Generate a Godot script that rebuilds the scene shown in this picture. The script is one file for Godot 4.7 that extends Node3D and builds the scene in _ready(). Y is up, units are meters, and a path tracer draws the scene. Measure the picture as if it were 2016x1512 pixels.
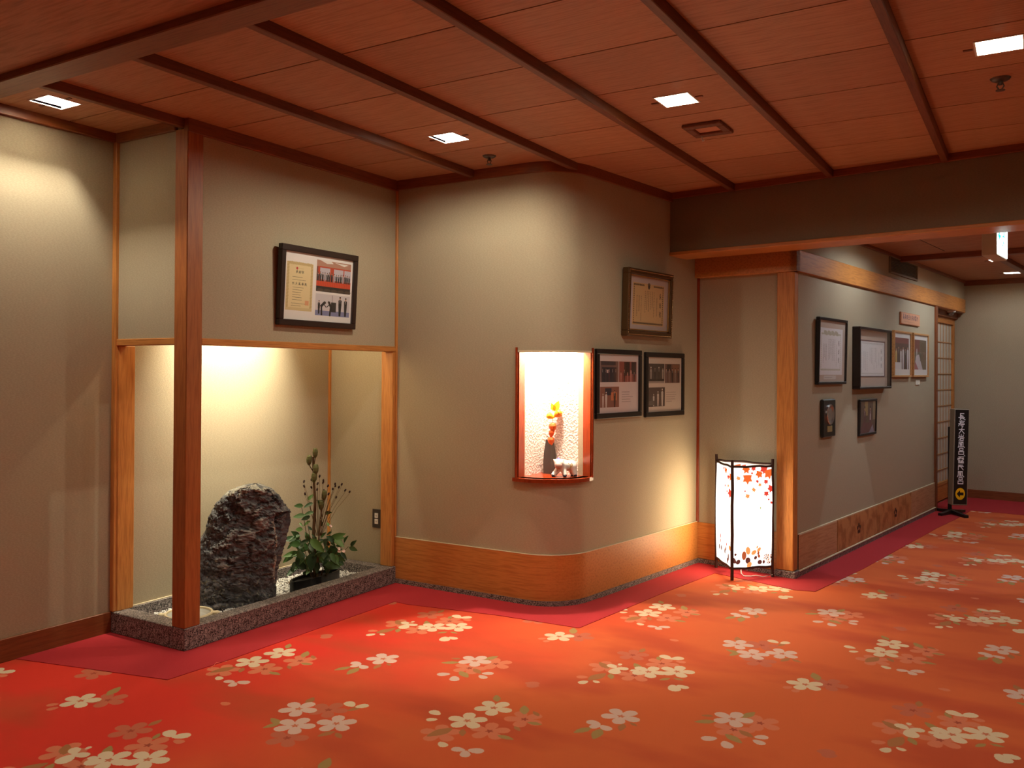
extends Node3D
# A hotel corridor corner: stone alcove, rounded wall with a lit niche, paper lantern, framed certificates, flowered carpet.

const KO := Vector3(-2.213, 0.0, -6.39)      # where the wall past the rounded corner meets the recess wall
const KA := -0.13963                          # that part of the building is turned by eight degrees
const CEIL := 2.75
const EXPOSURE := 1.0
const LAMP := 0.9
const WARM := Color(1.0, 0.965, 0.87)
var M := {}
var used := {}
var rng := RandomNumberGenerator.new()

func _ready():
	rng.seed = 11
	# ---- camera
	var cam := Camera3D.new()
	cam.name = "camera"
	cam.projection = Camera3D.PROJECTION_FRUSTUM
	cam.keep_aspect = Camera3D.KEEP_HEIGHT
	cam.near = 0.05
	cam.far = 60.0
	cam.size = 0.05 * 1512.0 / 1699.47
	cam.frustum_offset = Vector2(0.0, 0.05 * (721.54 - 756.0) / 1699.47)
	cam.transform = Transform3D(Basis(Vector3.UP, deg_to_rad(31.2452)) * Basis(Vector3.RIGHT, deg_to_rad(0.33436)) * Basis(Vector3.BACK, deg_to_rad(0.32867)), Vector3(0, 1.45, 0))
	add_child(cam)
	cam.current = true
	# ---- environment: a closed interior, lit only by its lamps
	var env := Environment.new()
	env.background_mode = Environment.BG_COLOR
	env.background_color = Color.BLACK
	env.tonemap_mode = Environment.TONE_MAPPER_LINEAR
	env.tonemap_exposure = EXPOSURE
	env.sdfgi_enabled = true
	env.ssao_enabled = true
	env.ssil_enabled = true
	var we := WorldEnvironment.new()
	we.name = "world_environment"
	we.environment = env
	add_child(we)
	make_materials()
	build_floor()
	build_ceiling()
	build_walls()
	build_alcove()
	build_corridor()
	build_ceiling_fittings()
	build_niche()
	build_pictures()
	build_lantern()
	build_stand()

# ------------------------------------------------------------------ naming and tagging
func numbered(called: String) -> String:
	var n: int = used.get(called, -1) + 1
	used[called] = n
	return called if n == 0 else "%s_%03d" % [called, n]

func tag(o: Node, label: String, category := "", group := "", kind := ""):
	if label: o.set_meta("label", label)
	if category: o.set_meta("category", category)
	if group: o.set_meta("group", group)
	if kind: o.set_meta("kind", kind)
	return o

func thing(called: String, label: String, category: String, at := Vector3.ZERO, turn := 0.0, group := "") -> Node3D:
	var o := Node3D.new()
	o.name = numbered(called)
	add_child(o, true)
	o.position = at
	o.rotation.y = turn
	tag(o, label, category, group)
	return o

func part(called: String, mesh: Mesh, mat: Material, parent: Node, at := Vector3.ZERO, basis := Basis()) -> MeshInstance3D:
	var o := MeshInstance3D.new()
	o.name = called if parent != self else numbered(called)
	o.mesh = mesh
	o.material_override = mat
	o.transform = Transform3D(basis, at)
	o.cast_shadow = GeometryInstance3D.SHADOW_CASTING_SETTING_ON
	parent.add_child(o, true)
	return o

func struct(called: String, mesh: Mesh, mat: Material, label: String, category: String, at := Vector3.ZERO, turn := 0.0) -> MeshInstance3D:
	var o := part(called, mesh, mat, self, at, Basis(Vector3.UP, turn))
	tag(o, label, category, "", "structure")
	return o

func K(x: float, y: float, z: float) -> Vector3:
	return KO + Basis(Vector3.UP, KA) * Vector3(x, y, z)

# ------------------------------------------------------------------ mesh helpers
func begin() -> SurfaceTool:
	var st := SurfaceTool.new()
	st.begin(Mesh.PRIMITIVE_TRIANGLES)
	st.set_smooth_group(-1)
	return st

func tri(st: SurfaceTool, a: Vector3, b: Vector3, c: Vector3, n: Vector3, ua := Vector2.ZERO, ub := Vector2.ZERO, uc := Vector2.ZERO):
	st.set_normal(n)
	if (c - a).cross(b - a).dot(n) < 0.0:
		st.set_uv(ua); st.add_vertex(a)
		st.set_uv(uc); st.add_vertex(c)
		st.set_uv(ub); st.add_vertex(b)
	else:
		st.set_uv(ua); st.add_vertex(a)
		st.set_uv(ub); st.add_vertex(b)
		st.set_uv(uc); st.add_vertex(c)

func quad(st: SurfaceTool, a: Vector3, b: Vector3, c: Vector3, d: Vector3, n: Vector3, uvs := [Vector2(0, 1), Vector2(1, 1), Vector2(1, 0), Vector2(0, 0)]):
	tri(st, a, b, c, n, uvs[0], uvs[1], uvs[2])
	tri(st, a, c, d, n, uvs[0], uvs[2], uvs[3])

# quad with its own four normals
func quad4(st: SurfaceTool, p: Array, n: Array, uv: Array):
	var order := [0, 1, 2, 0, 2, 3]
	if (p[2] - p[0]).cross(p[1] - p[0]).dot(n[0]) < 0.0: order = [0, 2, 1, 0, 3, 2]
	for i in order:
		st.set_normal(n[i]); st.set_uv(uv[i]); st.add_vertex(p[i])

func add_box(st: SurfaceTool, lo: Vector3, hi: Vector3, xf := Transform3D()):
	var c: Array[Vector3] = []
	for i in 8:
		c.append(xf * Vector3(hi.x if i & 1 else lo.x, hi.y if i & 2 else lo.y, hi.z if i & 4 else lo.z))
	var b := xf.basis
	quad(st, c[4], c[5], c[7], c[6], (b * Vector3(0, 0, 1)).normalized())
	quad(st, c[1], c[0], c[2], c[3], (b * Vector3(0, 0, -1)).normalized())
	quad(st, c[5], c[1], c[3], c[7], (b * Vector3(1, 0, 0)).normalized())
	quad(st, c[0], c[4], c[6], c[2], (b * Vector3(-1, 0, 0)).normalized())
	quad(st, c[6], c[7], c[3], c[2], (b * Vector3(0, 1, 0)).normalized())
	quad(st, c[0], c[1], c[5], c[4], (b * Vector3(0, -1, 0)).normalized())

func box(lo: Vector3, hi: Vector3) -> ArrayMesh:
	var st := begin()
	add_box(st, lo, hi)
	return st.commit()

# box with chamfered edges
func add_cbox(st: SurfaceTool, lo: Vector3, hi: Vector3, b: float, xf := Transform3D()):
	var m := (lo + hi) / 2.0
	var h := (hi - lo) / 2.0
	b = minf(b, minf(h.x, minf(h.y, h.z)) * 0.6)
	var P := func(s: Vector3, axis: int) -> Vector3:
		var v := Vector3(h.x, h.y, h.z) - Vector3(b, b, b)
		v[axis] += b
		return m + Vector3(v.x * s.x, v.y * s.y, v.z * s.z)
	for axis in 3:
		var u := (axis + 1) % 3
		var w := (axis + 2) % 3
		for s in [-1.0, 1.0]:
			var q: Array[Vector3] = []
			for k in [[-1.0, -1.0], [1.0, -1.0], [1.0, 1.0], [-1.0, 1.0]]:
				var sg := Vector3.ZERO
				sg[axis] = s; sg[u] = k[0]; sg[w] = k[1]
				q.append(xf * P.call(sg, axis))
			var n := Vector3.ZERO
			n[axis] = s
			quad(st, q[0], q[1], q[2], q[3], (xf.basis * n).normalized())
		for s in [-1.0, 1.0]:
			for t in [-1.0, 1.0]:
				var q: Array[Vector3] = []
				for k in [-1.0, 1.0]:
					var sg := Vector3.ZERO
					sg[axis] = k; sg[u] = s; sg[w] = t
					q.append(xf * P.call(sg, u))
					q.append(xf * P.call(sg, w))
				var n := Vector3.ZERO
				n[u] = s; n[w] = t
				quad(st, q[0], q[1], q[3], q[2], (xf.basis * n).normalized())
	for i in 8:
		var sg := Vector3(1.0 if i & 1 else -1.0, 1.0 if i & 2 else -1.0, 1.0 if i & 4 else -1.0)
		tri(st, xf * P.call(sg, 0), xf * P.call(sg, 1), xf * P.call(sg, 2), (xf.basis * sg).normalized())

func cbox(lo: Vector3, hi: Vector3, b := 0.004) -> ArrayMesh:
	var st := begin()
	add_cbox(st, lo, hi, b)
	return st.commit()

# extruded polygon, poly in (x, z), from y0 to y1
func add_prism(st: SurfaceTool, poly: PackedVector2Array, y0: float, y1: float, xf := Transform3D()):
	var t := Geometry2D.triangulate_polygon(poly)
	var up := xf.basis * Vector3.UP
	for i in range(0, t.size(), 3):
		var a := poly[t[i]]; var b := poly[t[i + 1]]; var c := poly[t[i + 2]]
		tri(st, xf * Vector3(a.x, y1, a.y), xf * Vector3(b.x, y1, b.y), xf * Vector3(c.x, y1, c.y), up, a, b, c)
		tri(st, xf * Vector3(a.x, y0, a.y), xf * Vector3(b.x, y0, b.y), xf * Vector3(c.x, y0, c.y), -up, a, b, c)
	var sgn := -1.0 if Geometry2D.is_polygon_clockwise(poly) else 1.0
	for i in poly.size():
		var a := poly[i]; var b := poly[(i + 1) % poly.size()]
		var d := (b - a).normalized()
		quad(st, xf * Vector3(a.x, y0, a.y), xf * Vector3(b.x, y0, b.y), xf * Vector3(b.x, y1, b.y), xf * Vector3(a.x, y1, a.y), xf.basis * Vector3(d.y, 0, -d.x) * sgn)

func prism(poly: PackedVector2Array, y0: float, y1: float) -> ArrayMesh:
	var st := begin()
	add_prism(st, poly, y0, y1)
	return st.commit()

# wall along a plan path (x, z); the room lies to the right-hand side of the walk
func ribbon(pts: PackedVector2Array, y0: float, y1: float, off: float, thick: float) -> ArrayMesh:
	var st := begin()
	add_ribbon(st, pts, y0, y1, off, thick)
	return st.commit()

func add_ribbon(st: SurfaceTool, pts: PackedVector2Array, y0: float, y1: float, off: float, thick: float):
	var n: Array[Vector2] = []
	for i in pts.size():
		var d := Vector2.ZERO
		if i > 0: d += (pts[i] - pts[i - 1]).normalized()
		if i < pts.size() - 1: d += (pts[i + 1] - pts[i]).normalized()
		d = d.normalized()
		n.append(Vector2(-d.y, d.x))
	var L := 0.0
	for i in pts.size() - 1:
		var a := pts[i] + n[i] * off; var b := pts[i + 1] + n[i + 1] * off
		var a2 := pts[i] + n[i] * (off - thick); var b2 := pts[i + 1] + n[i + 1] * (off - thick)
		var L2 := L + a.distance_to(b)
		var na := Vector3(n[i].x, 0, n[i].y); var nb := Vector3(n[i + 1].x, 0, n[i + 1].y)
		var uv := [Vector2(L, -y0), Vector2(L2, -y0), Vector2(L2, -y1), Vector2(L, -y1)]
		quad4(st, [Vector3(a.x, y0, a.y), Vector3(b.x, y0, b.y), Vector3(b.x, y1, b.y), Vector3(a.x, y1, a.y)], [na, nb, nb, na], uv)
		quad4(st, [Vector3(a2.x, y0, a2.y), Vector3(b2.x, y0, b2.y), Vector3(b2.x, y1, b2.y), Vector3(a2.x, y1, a2.y)], [-na, -nb, -nb, -na], uv)
		quad(st, Vector3(a.x, y1, a.y), Vector3(b.x, y1, b.y), Vector3(b2.x, y1, b2.y), Vector3(a2.x, y1, a2.y), Vector3.UP)
		quad(st, Vector3(a.x, y0, a.y), Vector3(b.x, y0, b.y), Vector3(b2.x, y0, b2.y), Vector3(a2.x, y0, a2.y), Vector3.DOWN)
		L = L2
	for e in [0, pts.size() - 1]:
		var a := pts[e] + n[e] * off; var a2 := pts[e] + n[e] * (off - thick)
		var d := Vector3(n[e].y, 0, -n[e].x) * (-1.0 if e == 0 else 1.0)
		quad(st, Vector3(a.x, y0, a.y), Vector3(a2.x, y0, a2.y), Vector3(a2.x, y1, a2.y), Vector3(a.x, y1, a.y), d)

# flat slab with square holes: x0..x1, z0..z1, y0..y1
func slab(x0: float, x1: float, z0: float, z1: float, y0: float, y1: float, holes: Array) -> ArrayMesh:
	var st := begin()
	var xs := [x0, x1]; var zs := [z0, z1]
	for h in holes:
		for v in [h[0] - h[2], h[0] + h[2]]:
			if v > x0 and v < x1: xs.append(v)
		for v in [h[1] - h[2], h[1] + h[2]]:
			if v > z0 and v < z1: zs.append(v)
	xs.sort(); zs.sort()
	for i in xs.size() - 1:
		for j in zs.size() - 1:
			if xs[i + 1] - xs[i] < 0.0005 or zs[j + 1] - zs[j] < 0.0005: continue
			var cx: float = (xs[i] + xs[i + 1]) / 2.0; var cz: float = (zs[j] + zs[j + 1]) / 2.0
			var open := false
			for h in holes:
				if absf(cx - h[0]) < h[2] and absf(cz - h[1]) < h[2]: open = true
			if not open: add_box(st, Vector3(xs[i], y0, zs[j]), Vector3(xs[i + 1], y1, zs[j + 1]))
	return st.commit()

# surface of revolution; profile of (radius, y)
func add_lathe(st: SurfaceTool, prof: Array, seg := 24, xf := Transform3D(), flat_sides := false):
	for i in prof.size() - 1:
		var p: Vector2 = prof[i]; var q: Vector2 = prof[i + 1]
		var d := (q - p).normalized()
		var nn := Vector2(d.y, -d.x)
		for k in seg:
			var a := TAU * k / seg; var b := TAU * (k + 1) / seg
			var m := (a + b) / 2.0
			var A := Vector3(cos(a), 0, sin(a)); var B := Vector3(cos(b), 0, sin(b)); var C := Vector3(cos(m), 0, sin(m))
			var na := xf.basis * ((C if flat_sides else A) * nn.x + Vector3.UP * nn.y); var nb := xf.basis * ((C if flat_sides else B) * nn.x + Vector3.UP * nn.y)
			quad4(st, [xf * (A * p.x + Vector3.UP * p.y), xf * (B * p.x + Vector3.UP * p.y), xf * (B * q.x + Vector3.UP * q.y), xf * (A * q.x + Vector3.UP * q.y)], [na.normalized(), nb.normalized(), nb.normalized(), na.normalized()], [Vector2(float(k) / seg, 0), Vector2(float(k + 1) / seg, 0), Vector2(float(k + 1) / seg, 1), Vector2(float(k) / seg, 1)])

func lathe(prof: Array, seg := 24) -> ArrayMesh:
	var st := begin()
	add_lathe(st, prof, seg)
	return st.commit()

func add_tube(st: SurfaceTool, path: Array, r0: float, r1: float, seg := 8):
	var rings := []
	for i in path.size():
		var d: Vector3 = (path[mini(i + 1, path.size() - 1)] - path[maxi(i - 1, 0)]).normalized()
		var s := d.cross(Vector3.FORWARD if absf(d.z) < 0.9 else Vector3.RIGHT).normalized()
		var t := d.cross(s)
		var r := lerpf(r0, r1, float(i) / maxf(1.0, path.size() - 1))
		var ring := []
		for k in seg:
			var a := TAU * k / seg
			ring.append([path[i] + (s * cos(a) + t * sin(a)) * r, s * cos(a) + t * sin(a)])
		rings.append(ring)
	for i in path.size() - 1:
		for k in seg:
			var k2 := (k + 1) % seg
			var A = rings[i][k]; var B = rings[i][k2]; var C = rings[i + 1][k2]; var D = rings[i + 1][k]
			quad4(st, [A[0], B[0], C[0], D[0]], [A[1], B[1], C[1], D[1]], [Vector2(), Vector2(), Vector2(), Vector2()])
	for e in [0, path.size() - 1]:
		var d: Vector3 = (path[1] - path[0]).normalized() * -1.0 if e == 0 else (path[e] - path[e - 1]).normalized()
		for k in seg:
			tri(st, path[e], rings[e][k][0], rings[e][(k + 1) % seg][0], d)

func tube(path: Array, r0: float, r1: float, seg := 8) -> ArrayMesh:
	var st := begin()
	add_tube(st, path, r0, r1, seg)
	return st.commit()

# smooth closed surface round a list of [a, b, ra, rb] capsules (surface nets)
func blob(bones: Array, cell: float, k := 0.01) -> ArrayMesh:
	var lo := Vector3(1e9, 1e9, 1e9); var hi := -lo
	for b in bones:
		for e in [[b[0], b[2]], [b[1], b[3]]]:
			lo = lo.min(e[0] - Vector3.ONE * (e[1] + 2.5 * cell)); hi = hi.max(e[0] + Vector3.ONE * (e[1] + 2.5 * cell))
	var n := Vector3i(((hi - lo) / cell).ceil()) + Vector3i.ONE
	var f := PackedFloat32Array()
	f.resize(n.x * n.y * n.z)
	var at := func(x: int, y: int, z: int) -> int: return x + n.x * (y + n.y * z)
	for z in n.z:
		for y in n.y:
			for x in n.x:
				var p := lo + Vector3(x, y, z) * cell
				var d := 1e3
				for b in bones:
					var ab: Vector3 = b[1] - b[0]
					var t := clampf((p - b[0]).dot(ab) / maxf(ab.length_squared(), 1e-9), 0.0, 1.0)
					var e: float = p.distance_to(b[0] + ab * t) - lerpf(b[2], b[3], t)
					var h := clampf(0.5 + 0.5 * (d - e) / k, 0.0, 1.0)
					d = lerpf(d, e, h) - k * h * (1.0 - h)
				f[x + n.x * (y + n.y * z)] = d
	var vid := {}
	var V := PackedVector3Array(); var N := PackedVector3Array(); var I := PackedInt32Array()
	for z in n.z - 1:
		for y in n.y - 1:
			for x in n.x - 1:
				var s := Vector3.ZERO; var c := 0
				for e in EDGES:
					var a: Vector3i = Vector3i(x, y, z) + e[0]; var b: Vector3i = Vector3i(x, y, z) + e[1]
					var fa := f[at.call(a.x, a.y, a.z)]; var fb := f[at.call(b.x, b.y, b.z)]
					if (fa < 0.0) != (fb < 0.0):
						s += Vector3(a).lerp(Vector3(b), fa / (fa - fb)); c += 1
				if c:
					vid[at.call(x, y, z)] = V.size()
					V.append(lo + s / c * cell)
					var g := Vector3(f[at.call(x + 1, y, z)] - f[at.call(x, y, z)], f[at.call(x, y + 1, z)] - f[at.call(x, y, z)], f[at.call(x, y, z + 1)] - f[at.call(x, y, z)])
					N.append(g.normalized())
	for z in range(1, n.z - 1):
		for y in range(1, n.y - 1):
			for x in range(1, n.x - 1):
				var a := f[at.call(x, y, z)]
				for ax in 3:
					var o := Vector3i.ZERO; o[ax] = 1
					var b := f[at.call(x + o.x, y + o.y, z + o.z)]
					if (a < 0.0) == (b < 0.0): continue
					var u := Vector3i.ZERO; u[(ax + 1) % 3] = 1
					var w := Vector3i.ZERO; w[(ax + 2) % 3] = 1
					var p := Vector3i(x, y, z)
					var q := []
					for c in [p - u - w, p - w, p, p - u]: q.append(vid[at.call(c.x, c.y, c.z)])
					if a < 0.0: q.reverse()
					for i in [0, 1, 2, 0, 2, 3]: I.append(q[i])
	var arr := []
	arr.resize(Mesh.ARRAY_MAX)
	arr[Mesh.ARRAY_VERTEX] = V; arr[Mesh.ARRAY_NORMAL] = N; arr[Mesh.ARRAY_INDEX] = I
	var m := ArrayMesh.new()
	m.add_surface_from_arrays(Mesh.PRIMITIVE_TRIANGLES, arr)
	return m

const EDGES := [[Vector3i(0, 0, 0), Vector3i(1, 0, 0)], [Vector3i(0, 1, 0), Vector3i(1, 1, 0)], [Vector3i(0, 0, 1), Vector3i(1, 0, 1)], [Vector3i(0, 1, 1), Vector3i(1, 1, 1)],
	[Vector3i(0, 0, 0), Vector3i(0, 1, 0)], [Vector3i(1, 0, 0), Vector3i(1, 1, 0)], [Vector3i(0, 0, 1), Vector3i(0, 1, 1)], [Vector3i(1, 0, 1), Vector3i(1, 1, 1)],
	[Vector3i(0, 0, 0), Vector3i(0, 0, 1)], [Vector3i(1, 0, 0), Vector3i(1, 0, 1)], [Vector3i(0, 1, 0), Vector3i(0, 1, 1)], [Vector3i(1, 1, 0), Vector3i(1, 1, 1)]]

# ------------------------------------------------------------------ drawing into images (flat print only)
func img_poly(im: Image, pts: PackedVector2Array, c: Color):
	var y0 := 1e9; var y1 := -1e9
	for p in pts:
		y0 = minf(y0, p.y); y1 = maxf(y1, p.y)
	for y in range(maxi(0, int(floor(y0))), mini(im.get_height() - 1, int(ceil(y1))) + 1):
		var xs := []
		var yc := y + 0.5
		for i in pts.size():
			var a := pts[i]; var b := pts[(i + 1) % pts.size()]
			if (a.y <= yc) != (b.y <= yc): xs.append(a.x + (yc - a.y) / (b.y - a.y) * (b.x - a.x))
		xs.sort()
		for i in range(0, xs.size() - 1, 2):
			var l := int(round(xs[i])); var r := int(round(xs[i + 1]))
			if r > l: im.fill_rect(Rect2i(l, y, r - l, 1), c)

func img_line(im: Image, a: Vector2, b: Vector2, w: float, c: Color):
	var d := (b - a).normalized() * w / 2.0
	var n := Vector2(-d.y, d.x)
	img_poly(im, PackedVector2Array([a + n - d, b + n + d, b - n + d, a - n - d]), c)

func img_ellipse(im: Image, m: Vector2, rx: float, ry: float, c: Color, turn := 0.0):
	var p := PackedVector2Array()
	for k in 20: p.append(m + Vector2(cos(TAU * k / 20) * rx, sin(TAU * k / 20) * ry).rotated(turn))
	img_poly(im, p, c)

# brush characters as strokes on a ten by ten grid
const GLYPHS := {
	"長": ["2025", "2070", "2264", "2464", "0686", "2629", "2947", "4699", "7668"], "寿": ["1181", "2373", "0585", "4008", "3686", "6569", "6948", "3748"], "大": ["1383", "504419", "4489"],
	"岩": ["4043", "111373", "7173", "0585", "4519", "3676793936"], "風": ["111609", "11717799", "2362", "3454563634", "4348", "2868"], "呂": ["2070732320", "4345", "1585891915"], "、": ["2244"],
	"露": ["1080", "0282", "0204", "8284", "4004", "2232", "6272", "2333", "6373", "1535371715", "2729", "1939", "6548", "6575", "7549", "5889", "5787895957"], "天": ["1272", "1484", "421419", "4489"],
	"表": ["1171", "1363", "0585", "4005", "4509", "3539", "5599"], "彰": ["1141", "0343", "1444471714", "0848", "3939", "9162", "9365", "9669"], "状": ["2029", "0112", "0426", "4393", "6063", "6349", "6399", "8192"]}

func img_glyph(im: Image, ch: String, at: Vector2, sx: float, sy: float, w: float, c: Color):
	for s in GLYPHS[ch]:
		for i in range(0, s.length() - 3, 2):
			img_line(im, at + Vector2(int(s[i]) * sx, int(s[i + 1]) * sy) / 9.0, at + Vector2(int(s[i + 2]) * sx, int(s[i + 3]) * sy) / 9.0, w, c)

# columns of writing too small in the photograph to read
func img_script(im: Image, r: Rect2, cols: int, c: Color, upright := true):
	for k in cols:
		var n := 9 + rng.randi() % 6
		var l := rng.randf_range(0.55, 1.0)
		for i in n:
			var t := (i + 0.2) / n * l
			var t2 := t + l * 0.62 / n
			if upright:
				var x := r.position.x + r.size.x * (k + 0.5) / cols
				var w := r.size.x / cols * 0.42
				img_line(im, Vector2(x - w / 2 + rng.randf() * w * 0.3, r.position.y + r.size.y * t), Vector2(x + w / 2, r.position.y + r.size.y * t + rng.randf() * 2.0), 1.4, c)
				img_line(im, Vector2(x, r.position.y + r.size.y * t), Vector2(x - w * rng.randf() * 0.4, r.position.y + r.size.y * t2), 1.4, c)
			else:
				var y := r.position.y + r.size.y * (k + 0.5) / cols
				img_line(im, Vector2(r.position.x + r.size.x * t, y + rng.randf()), Vector2(r.position.x + r.size.x * t2, y + rng.randf()), 2.0, c)

func tex(im: Image) -> ImageTexture:
	return ImageTexture.create_from_image(im)

# ------------------------------------------------------------------ materials
func noise_tex(type: int, freq: float, ramp: Array, size := 512, seed := 1, octaves := 4, cell := false) -> NoiseTexture2D:
	var n := FastNoiseLite.new()
	n.noise_type = type
	n.frequency = freq
	n.seed = seed
	n.fractal_octaves = octaves
	if cell:
		n.cellular_return_type = FastNoiseLite.RETURN_CELL_VALUE
		n.fractal_type = FastNoiseLite.FRACTAL_NONE
	var t := NoiseTexture2D.new()
	t.width = size; t.height = size
	t.seamless = true
	t.noise = n
	var g := Gradient.new()
	g.offsets = PackedFloat32Array(ramp.map(func(r): return r[0]))
	g.colors = PackedColorArray(ramp.map(func(r): return r[1]))
	t.color_ramp = g
	return t

func bump_tex(freq: float, strength: float, size := 512, seed := 1, type := FastNoiseLite.TYPE_SIMPLEX) -> NoiseTexture2D:
	var t := NoiseTexture2D.new()
	var n := FastNoiseLite.new()
	n.noise_type = type
	n.frequency = freq
	n.seed = seed
	t.width = size; t.height = size
	t.seamless = true
	t.as_normal_map = true
	t.bump_strength = strength
	t.noise = n
	return t

func mat(c: Color, rough := 0.6, metal := 0.0) -> StandardMaterial3D:
	var m := StandardMaterial3D.new()
	m.albedo_color = c
	m.roughness = rough
	m.metallic = metal
	return m

func rgb(r: int, g: int, b: int) -> Color:
	return Color8(r, g, b)

func wood(c: Color, scale: Vector3, rough := 0.45) -> StandardMaterial3D:
	var m := mat(c, rough)
	m.albedo_texture = M.grain
	m.uv1_triplanar = true
	m.uv1_scale = scale
	return m

func glow(c: Color, e: float) -> StandardMaterial3D:
	var m := mat(Color(0.9, 0.9, 0.9), 0.6)
	m.emission_enabled = true
	m.emission = c
	m.emission_energy_multiplier = e
	return m

func make_materials():
	M.grain = noise_tex(FastNoiseLite.TYPE_SIMPLEX, 0.012, [[0.0, Color(0.84, 0.79, 0.74)], [0.4, Color(0.94, 0.92, 0.9)], [0.6, Color(1, 1, 1)], [1.0, Color(0.88, 0.85, 0.82)]], 512, 4, 5)
	var wallc := noise_tex(FastNoiseLite.TYPE_SIMPLEX, 0.08, [[0.2, Color(0.93, 0.93, 0.93)], [0.8, Color(1, 1, 1)]], 512, 9, 3)
	M.wall = mat(rgb(176, 163, 138), 0.9)
	M.wall.albedo_texture = wallc
	M.wall_shaded = mat(rgb(128, 116, 96), 0.9)  # same wall fabric, darkened to put the header's shade into its colour
	M.wall_shaded.albedo_texture = wallc
	M.wall_shaded.uv1_triplanar = true
	M.wall_shaded.uv1_scale = Vector3(1.2, 5.0, 1.2)
	M.wall.uv1_triplanar = true
	M.wall.uv1_scale = Vector3(1.2, 5.0, 1.2)
	M.wall.normal_enabled = true
	M.wall.normal_texture = bump_tex(0.12, 1.2, 512, 5)
	M.wall.normal_scale = 0.35
	# wood, grain along y / x / z
	var W := rgb(200, 134, 68)
	M.wood_y = wood(W, Vector3(7, 0.5, 7)); M.wood_x = wood(W, Vector3(0.5, 7, 7)); M.wood_z = wood(W, Vector3(7, 7, 0.5))
	var D := rgb(134, 74, 38)
	M.post = wood(rgb(168, 98, 46), Vector3(7, 0.5, 7), 0.5)
	M.dark_x = wood(D, Vector3(0.5, 7, 7)); M.dark_z = wood(D, Vector3(7, 7, 0.5)); M.dark_y = wood(D, Vector3(7, 0.5, 7))
	M.pale_y = wood(rgb(190, 146, 98), Vector3(7, 0.5, 7)); M.pale_z = wood(rgb(190, 146, 98), Vector3(7, 7, 0.5))
	M.tan_z = wood(rgb(190, 148, 112), Vector3(7, 7, 0.5))
	M.panels = []
	for k in 4: M.panels.append(wood(rgb(196 - k * 4, 148 - k * 4, 112 - k * 3), Vector3(0.45, 9, 9), 0.55))
	M.beam = wood(rgb(120, 70, 42), Vector3(9, 9, 0.5), 0.5)
	M.bigbeam = wood(rgb(140, 88, 54), Vector3(0.5, 9, 9), 0.5)
	M.plain_ceiling = wood(rgb(186, 138, 104), Vector3(0.4, 5, 5), 0.7)
	M.red_wood = wood(rgb(150, 58, 24), Vector3(6, 0.6, 6), 0.22)
	M.burl = mat(rgb(186, 132, 84), 0.5)
	M.burl.albedo_texture = noise_tex(FastNoiseLite.TYPE_SIMPLEX, 0.01, [[0.25, Color(0.84, 0.77, 0.7)], [0.6, Color(1, 1, 1)]], 256, 31, 5)
	M.burl.uv1_triplanar = true
	M.burl.uv1_scale = Vector3(2.2, 2.2, 2.2)
	var gr := noise_tex(FastNoiseLite.TYPE_CELLULAR, 0.085, [[0.0, Color(0.1, 0.09, 0.09)], [0.2, Color(0.3, 0.26, 0.26)], [0.4, Color(0.55, 0.49, 0.48)], [0.75, Color(0.68, 0.61, 0.59)], [1.0, Color(0.82, 0.77, 0.74)]], 512, 3, 1, true)
	M.granite = mat(rgb(214, 220, 222), 0.5)
	M.granite.albedo_texture = gr
	M.granite.uv1_triplanar = true
	M.granite.uv1_scale = Vector3(4.4, 4.4, 4.4)
	M.black = mat(rgb(22, 20, 20), 0.4)
	M.black_frame = mat(rgb(24, 21, 22), 0.35)
	M.white = mat(rgb(226, 224, 218), 0.6)
	M.reflector = mat(rgb(235, 232, 225), 0.5)
	M.caulk = mat(rgb(214, 200, 170), 0.7)
	M.gap = mat(rgb(40, 22, 14), 0.9)
	M.glass = mat(Color(0.2, 0.2, 0.2, 0.03), 0.04)
	M.glass.transparency = BaseMaterial3D.TRANSPARENCY_ALPHA
	M.steel = mat(rgb(150, 148, 145), 0.35, 0.8)
	M.bulb = glow(Color(1.0, 0.92, 0.78), 30.0)

# ------------------------------------------------------------------ floor and carpet
const A1 := Vector2(1.315, 0.03)      # the woven pattern repeats by these two steps
const A2 := Vector2(0.022, -1.905)

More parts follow.
